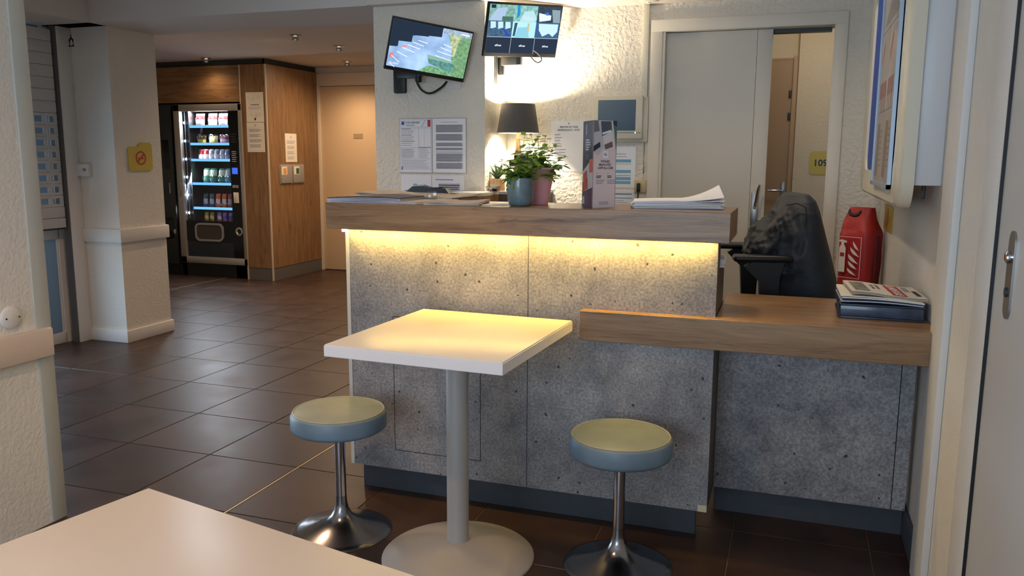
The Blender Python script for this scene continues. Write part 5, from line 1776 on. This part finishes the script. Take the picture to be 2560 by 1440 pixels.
# jacket draped over the chair back (world coordinates)
LV = [  # z, x_left, x_right, half depth
    (1.148, -0.018, 0.020, 0.05), (1.142, -0.048, 0.058, 0.13), (1.115, -0.072, 0.086, 0.17), (1.07, -0.092, 0.104, 0.20), (1.03, -0.118, 0.116, 0.215), (1.00, -0.150, 0.126, 0.225),
    (0.965, -0.172, 0.136, 0.23), (0.93, -0.185, 0.147, 0.232), (0.895, -0.188, 0.158, 0.232), (0.86, -0.172, 0.168, 0.23), (0.80, -0.135, 0.184, 0.226), (0.72, -0.115, 0.203, 0.222), (0.64, -0.10, 0.216, 0.215), (0.56, -0.08, 0.222, 0.205)]


def lv(z):
    for a, c in zip(LV, LV[1:]):
        if a[0] >= z >= c[0]:
            u = (a[0] - z) / (a[0] - c[0])
            return [a[i] + (c[i] - a[i]) * u for i in range(4)]
    return LV[-1]


def jfn(u, v):
    if v <= 0:
        return (0.0, 3.68, 1.150)
    z = 1.148 - (1.148 - 0.56) * (v ** 1.25)
    zz, xl, xr, hd = lv(z)
    a = 2 * PI * u
    cx, hw = (xl + xr) / 2, (xr - xl) / 2
    e = 0.72
    cxs = math.copysign(abs(math.cos(a)) ** e, math.cos(a))
    sns = math.copysign(abs(math.sin(a)) ** e, math.sin(a))
    x = cx + hw * cxs
    y = 3.68 + hd * sns - 0.05 * (cxs)
    f = min(1, max(0, (0.06 - x) / 0.12)) * min(1, max(0, (1.12 - z) / 0.08)) * min(1, max(0.15, (z - 0.78) / 0.08))
    q = Vector((x * 9 + z * 5, y * 7, z * 6 - x * 6))
    n1 = noise.noise(q) * 0.026
    n2 = (0.35 - abs(noise.noise(Vector((x * 22 - z * 10, y * 6, z * 9 + x * 14))))) * 0.042 + (0.3 - abs(noise.noise(Vector((x * 44 - z * 16, y * 8, z * 20 + x * 20))))) * 0.014
    n3 = noise.noise(Vector((x * 6, y * 6, z * 2.0))) * 0.006
    k = f * (n1 + n2) + n3 * (1 if z < 1.1 else 0.3)
    return (x + k * cxs, y + k * sns - f * n2 * 0.6, z + f * n2 * 0.4)


b = MB()
b.grid(jfn, 160, 110, closed=True)
bmesh.ops.remove_doubles(b.bm, verts=b.bm.verts[:], dist=0.0002)
j = thing('jacket', 'black padded jacket draped over the back of the office chair', 'jacket')
b.build('shell', JACK, j, smooth=180)
MB().tube([(-0.03, 3.475, 1.105), (0.01, 3.462, 1.115), (0.045, 3.46, 1.10), (0.05, 3.45, 1.04), (0.045, 3.44, 0.96), (0.03, 3.435, 0.88)], 0.0035, 6).build('seam', JACK, j)

# ------------------------------------------------------------------ fire extinguisher under red cover
t = thing('extinguisher_cover', 'red canvas fire extinguisher cover standing in the corner', 'extinguisher cover', (0.322, 4.37, 0.40), R(-34))


def efn(u, v):
    a = 2 * PI * u
    z = v * 0.655
    k = 0.078 + 0.008 * (z / 0.6)
    sq = 1.0
    if z > 0.52:
        w_ = (z - 0.52) / 0.135
        k *= 1 - 0.34 * w_ ** 1.4
        sq = 1 - 0.45 * w_
    e = 0.5
    x = math.copysign(abs(math.cos(a)) ** e, math.cos(a)) * k
    y = math.copysign(abs(math.sin(a)) ** e, math.sin(a)) * k * sq
    d = 0.006 * noise.noise(Vector((x * 14, y * 14, z * 9))) * (1 if z < 0.53 else 3.2)
    if -0.2 < math.sin(a) - (-1) < 0.75 and 0.12 < z < 0.54:
        d *= 0.15
    return (x * (1 + d * 9), y * (1 + d * 9), z)


b = MB()
b.grid(efn, 48, 40, closed=True)
b.bm.verts.ensure_lookup_table()
b.bm.faces.new(b.bm.verts[0:48])
b.bm.faces.new(b.bm.verts[40 * 48:41 * 48])
b.build('cover', RED, t, smooth=60)
MB().tube(smooth_pts([(-0.046, -0.020, 0.648), (-0.044, -0.040, 0.628), (-0.02, -0.047, 0.618), (0.004, -0.044, 0.624), (0.012, -0.022, 0.650)]), 0.009, 8).build('strap', BLACK, t)
MB().box(0.07, 0.092, -0.02, 0.02, 0.02, 0.52, bev=0.004).build('side_seam', mat('dark_red_seam', (110, 24, 26), 0.6), t)
WHP = mat('white_print', (232, 222, 216), 0.6)
p = Print()
p.frame(-0.066, 0.135, 0.062, 0.40, 0.003, WHP)
p.poly([(-0.058, 0.17), (-0.022, 0.17), (-0.022, 0.325), (-0.03, 0.345), (-0.05, 0.345), (-0.058, 0.325)], WHP)
p.rect(-0.052, 0.27, -0.028, 0.295, RED, 0.0004)
p.poly([(-0.048, 0.345), (-0.032, 0.345), (-0.032, 0.365), (-0.048, 0.365)], WHP)
p.poly([(-0.062, 0.365), (-0.018, 0.360), (-0.018, 0.372), (-0.045, 0.38), (-0.062, 0.374)], WHP)
for k, (u0, v0, du, dv, wd) in enumerate(((-0.008, 0.20, 0.05, -0.045, 0.014), (-0.004, 0.245, 0.05, -0.05, 0.016), (-0.006, 0.29, 0.056, -0.06, 0.018), (0.004, 0.335, 0.05, -0.06, 0.016), (0.016, 0.375, 0.034, -0.06, 0.013))):
    n_ = 8
    L_, R_ = [], []
    for q_ in range(n_ + 1):
        t_ = q_ / n_
        cu, cv = u0 + du * t_ ** 1.3, v0 + dv * (t_ ** 0.8)
        w_ = wd * math.sin(PI * min(0.97, t_ ** 0.9 + 0.02)) * 0.5
        L_.append((cu - w_ * 0.6, cv - w_))
        R_.append((cu + w_ * 0.6, cv + w_))
    for q_ in range(n_):
        p.poly([L_[q_], L_[q_ + 1], R_[q_ + 1], R_[q_]], WHP, 0.0002)
for q_ in range(len(p.v)):
    u_, l_, v_ = p.v[q_]
    p.v[q_] = (u_ * 0.95, l_, 0.315 + (v_ - 0.135) * 0.76)
p.build('emblem', t, (0, -0.096, 0.0))
t = MB().prism(rounded(0, 0, 0.36, 0.12, 0.004, 2), -0.004, 0, 'y').build('wall_safety_sign', YELD, None, (0.4295, 4.44, 0.952), (0, 0, FW), smooth=0)
tag(t, 'yellow and orange safety sign on the right wall near the extinguisher', 'sign')
Print().disc(0.14, 0.06, 0.045, mat('sign_orange', (196, 104, 60), 0.5), 20).build('pictogram', t, (0, -0.005, 0))

# ------------------------------------------------------------------ display case on the right wall
dc = thing('display_case', 'white wall display case with cream rounded frame and blue inside on the right wall', 'display case', (0.43, 0, 0))
MB().box(-0.08, 0.0, 2.865, 4.30, 1.208, 2.12, bev=0.003).build('cabinet', WHITEP, dc)
# cream frame: outer rounded outline minus inner window, in the y-z plane
oy0, oy1, oz0, oz1 = 2.84, 4.42, 1.135, 2.12
iy0, iy1, iz0, iz1 = 2.99, 4.20, 1.242, 2.02
A = rounded(oy0, oz0, oy1, oz1, 0.09, 8)
Bq = rounded(iy0, iz0, iy1, iz1, 0.07, 8)
b = MB()
for i in range(len(A)):
    jn = (i + 1) % len(A)

    def V(q, x):
        return b.bm.verts.new((x, q[0], q[1]))
    a0, a1, b0, b1 = A[i], A[jn], Bq[i], Bq[jn]
    xb, xf = -0.08, -0.128
    b.bm.faces.new((V(a0, xb), V(a1, xb), V(a1, xf + 0.012), V(a0, xf + 0.012)))
    s0 = [a0[0] + (b0[0] - a0[0]) * 0.12, a0[1] + (b0[1] - a0[1]) * 0.12]
    s1 = [a1[0] + (b1[0] - a1[0]) * 0.12, a1[1] + (b1[1] - a1[1]) * 0.12]
    b.bm.faces.new((V(a0, xf + 0.012), V(a1, xf + 0.012), V(s1, xf), V(s0, xf)))
    b.bm.faces.new((V(s0, xf), V(s1, xf), V(b1, xf), V(b0, xf)))
    b.bm.faces.new((V(b0, xf), V(b1, xf), V(b1, -0.112), V(b0, -0.112)))
bmesh.ops.remove_doubles(b.bm, verts=b.bm.verts[:], dist=0.0002)
b.build('frame', CREAM, dc, smooth=35)
MB().box(-0.118, -0.112, iy0 - 0.02, iy1 + 0.02, iz0 - 0.02, iz1 + 0.02).build('blue_panel', BLUEP, dc, smooth=0)
pf = MB()
x0, x1 = -0.142, -0.13
pf.box(x0, x1, 3.01, 3.03, 1.19, 2.06)
pf.box(x0, x1, 3.62, 3.64, 1.19, 2.06)
pf.box(x0, x1, 3.01, 3.64, 1.19, 1.205)
pf.box(x0, x1, 3.01, 3.64, 2.045, 2.06)
pf.build('pane_frame', mat('pane_edge', (170, 186, 200), 0.3, 0.3), dc, smooth=0)
MB().box(-0.139, -0.137, 3.03, 3.62, 1.205, 2.045).build('pane', glass('display_glass', (0.94, 0.95, 0.97), 0.10, 0.05), dc, smooth=0)
for k, (y0, y1, z0, z1, c) in enumerate(((3.03, 3.334, 1.205, 1.464, (196, 180, 166)), (3.336, 3.62, 1.205, 1.464, (190, 176, 160)), (3.03, 3.334, 1.466, 1.764, (206, 192, 182)), (3.336, 3.62, 1.466, 1.764, (196, 186, 174)), (3.03, 3.62, 1.767, 2.045, (200, 192, 182)))):
    pg = MB().box(-0.134, -0.132, y0, y1, z0, z1).build('poster', mat('poster_%d' % k, c, 0.6, var=0.08, vscale=6), dc, smooth=0)
    p = Print()
    if k in (2, 3):
        for q in range(4):
            u = 0.03 + q * 0.06
            p.rect(u, 0.05, u + 0.035, 0.11, mat('poster_red', (168, 84, 78), 0.6))
            p.rect(u + 0.01, 0.0, u + 0.02, 0.05, MATS['poster_red'])
        p.poly([(0.02, 0.20), (0.09, 0.27), (0.12, 0.25), (0.05, 0.17)], mat('poster_orange', (206, 140, 110), 0.6))
    elif k < 2:
        p.poly([(0.02, 0.02), (0.12, 0.02), (0.14, 0.22), (0.05, 0.22)], mat('poster_brown', (160, 138, 120), 0.6))
        p.lines(0.15, 0.25, 0.2, 0.05, 7, MATS['poster_brown'], 0.3)
    else:
        p.poly([(0.05, 0.02), (0.30, 0.12), (0.50, 0.04), (0.50, 0.02)], mat('poster_sand', (170, 160, 150), 0.6))
    p.build('print', pg, (-0.1345, y1, z0), (0, 0, FW))
kk = MB().tube([(-0.04, 2.93, 1.208), (-0.04, 2.93, 1.19)], 0.006, 10).build('lock', DARK, dc)
MB().box(-0.046, -0.034, 2.928, 2.931, 1.165, 1.19, bev=0.001).build('key', DARK, kk)
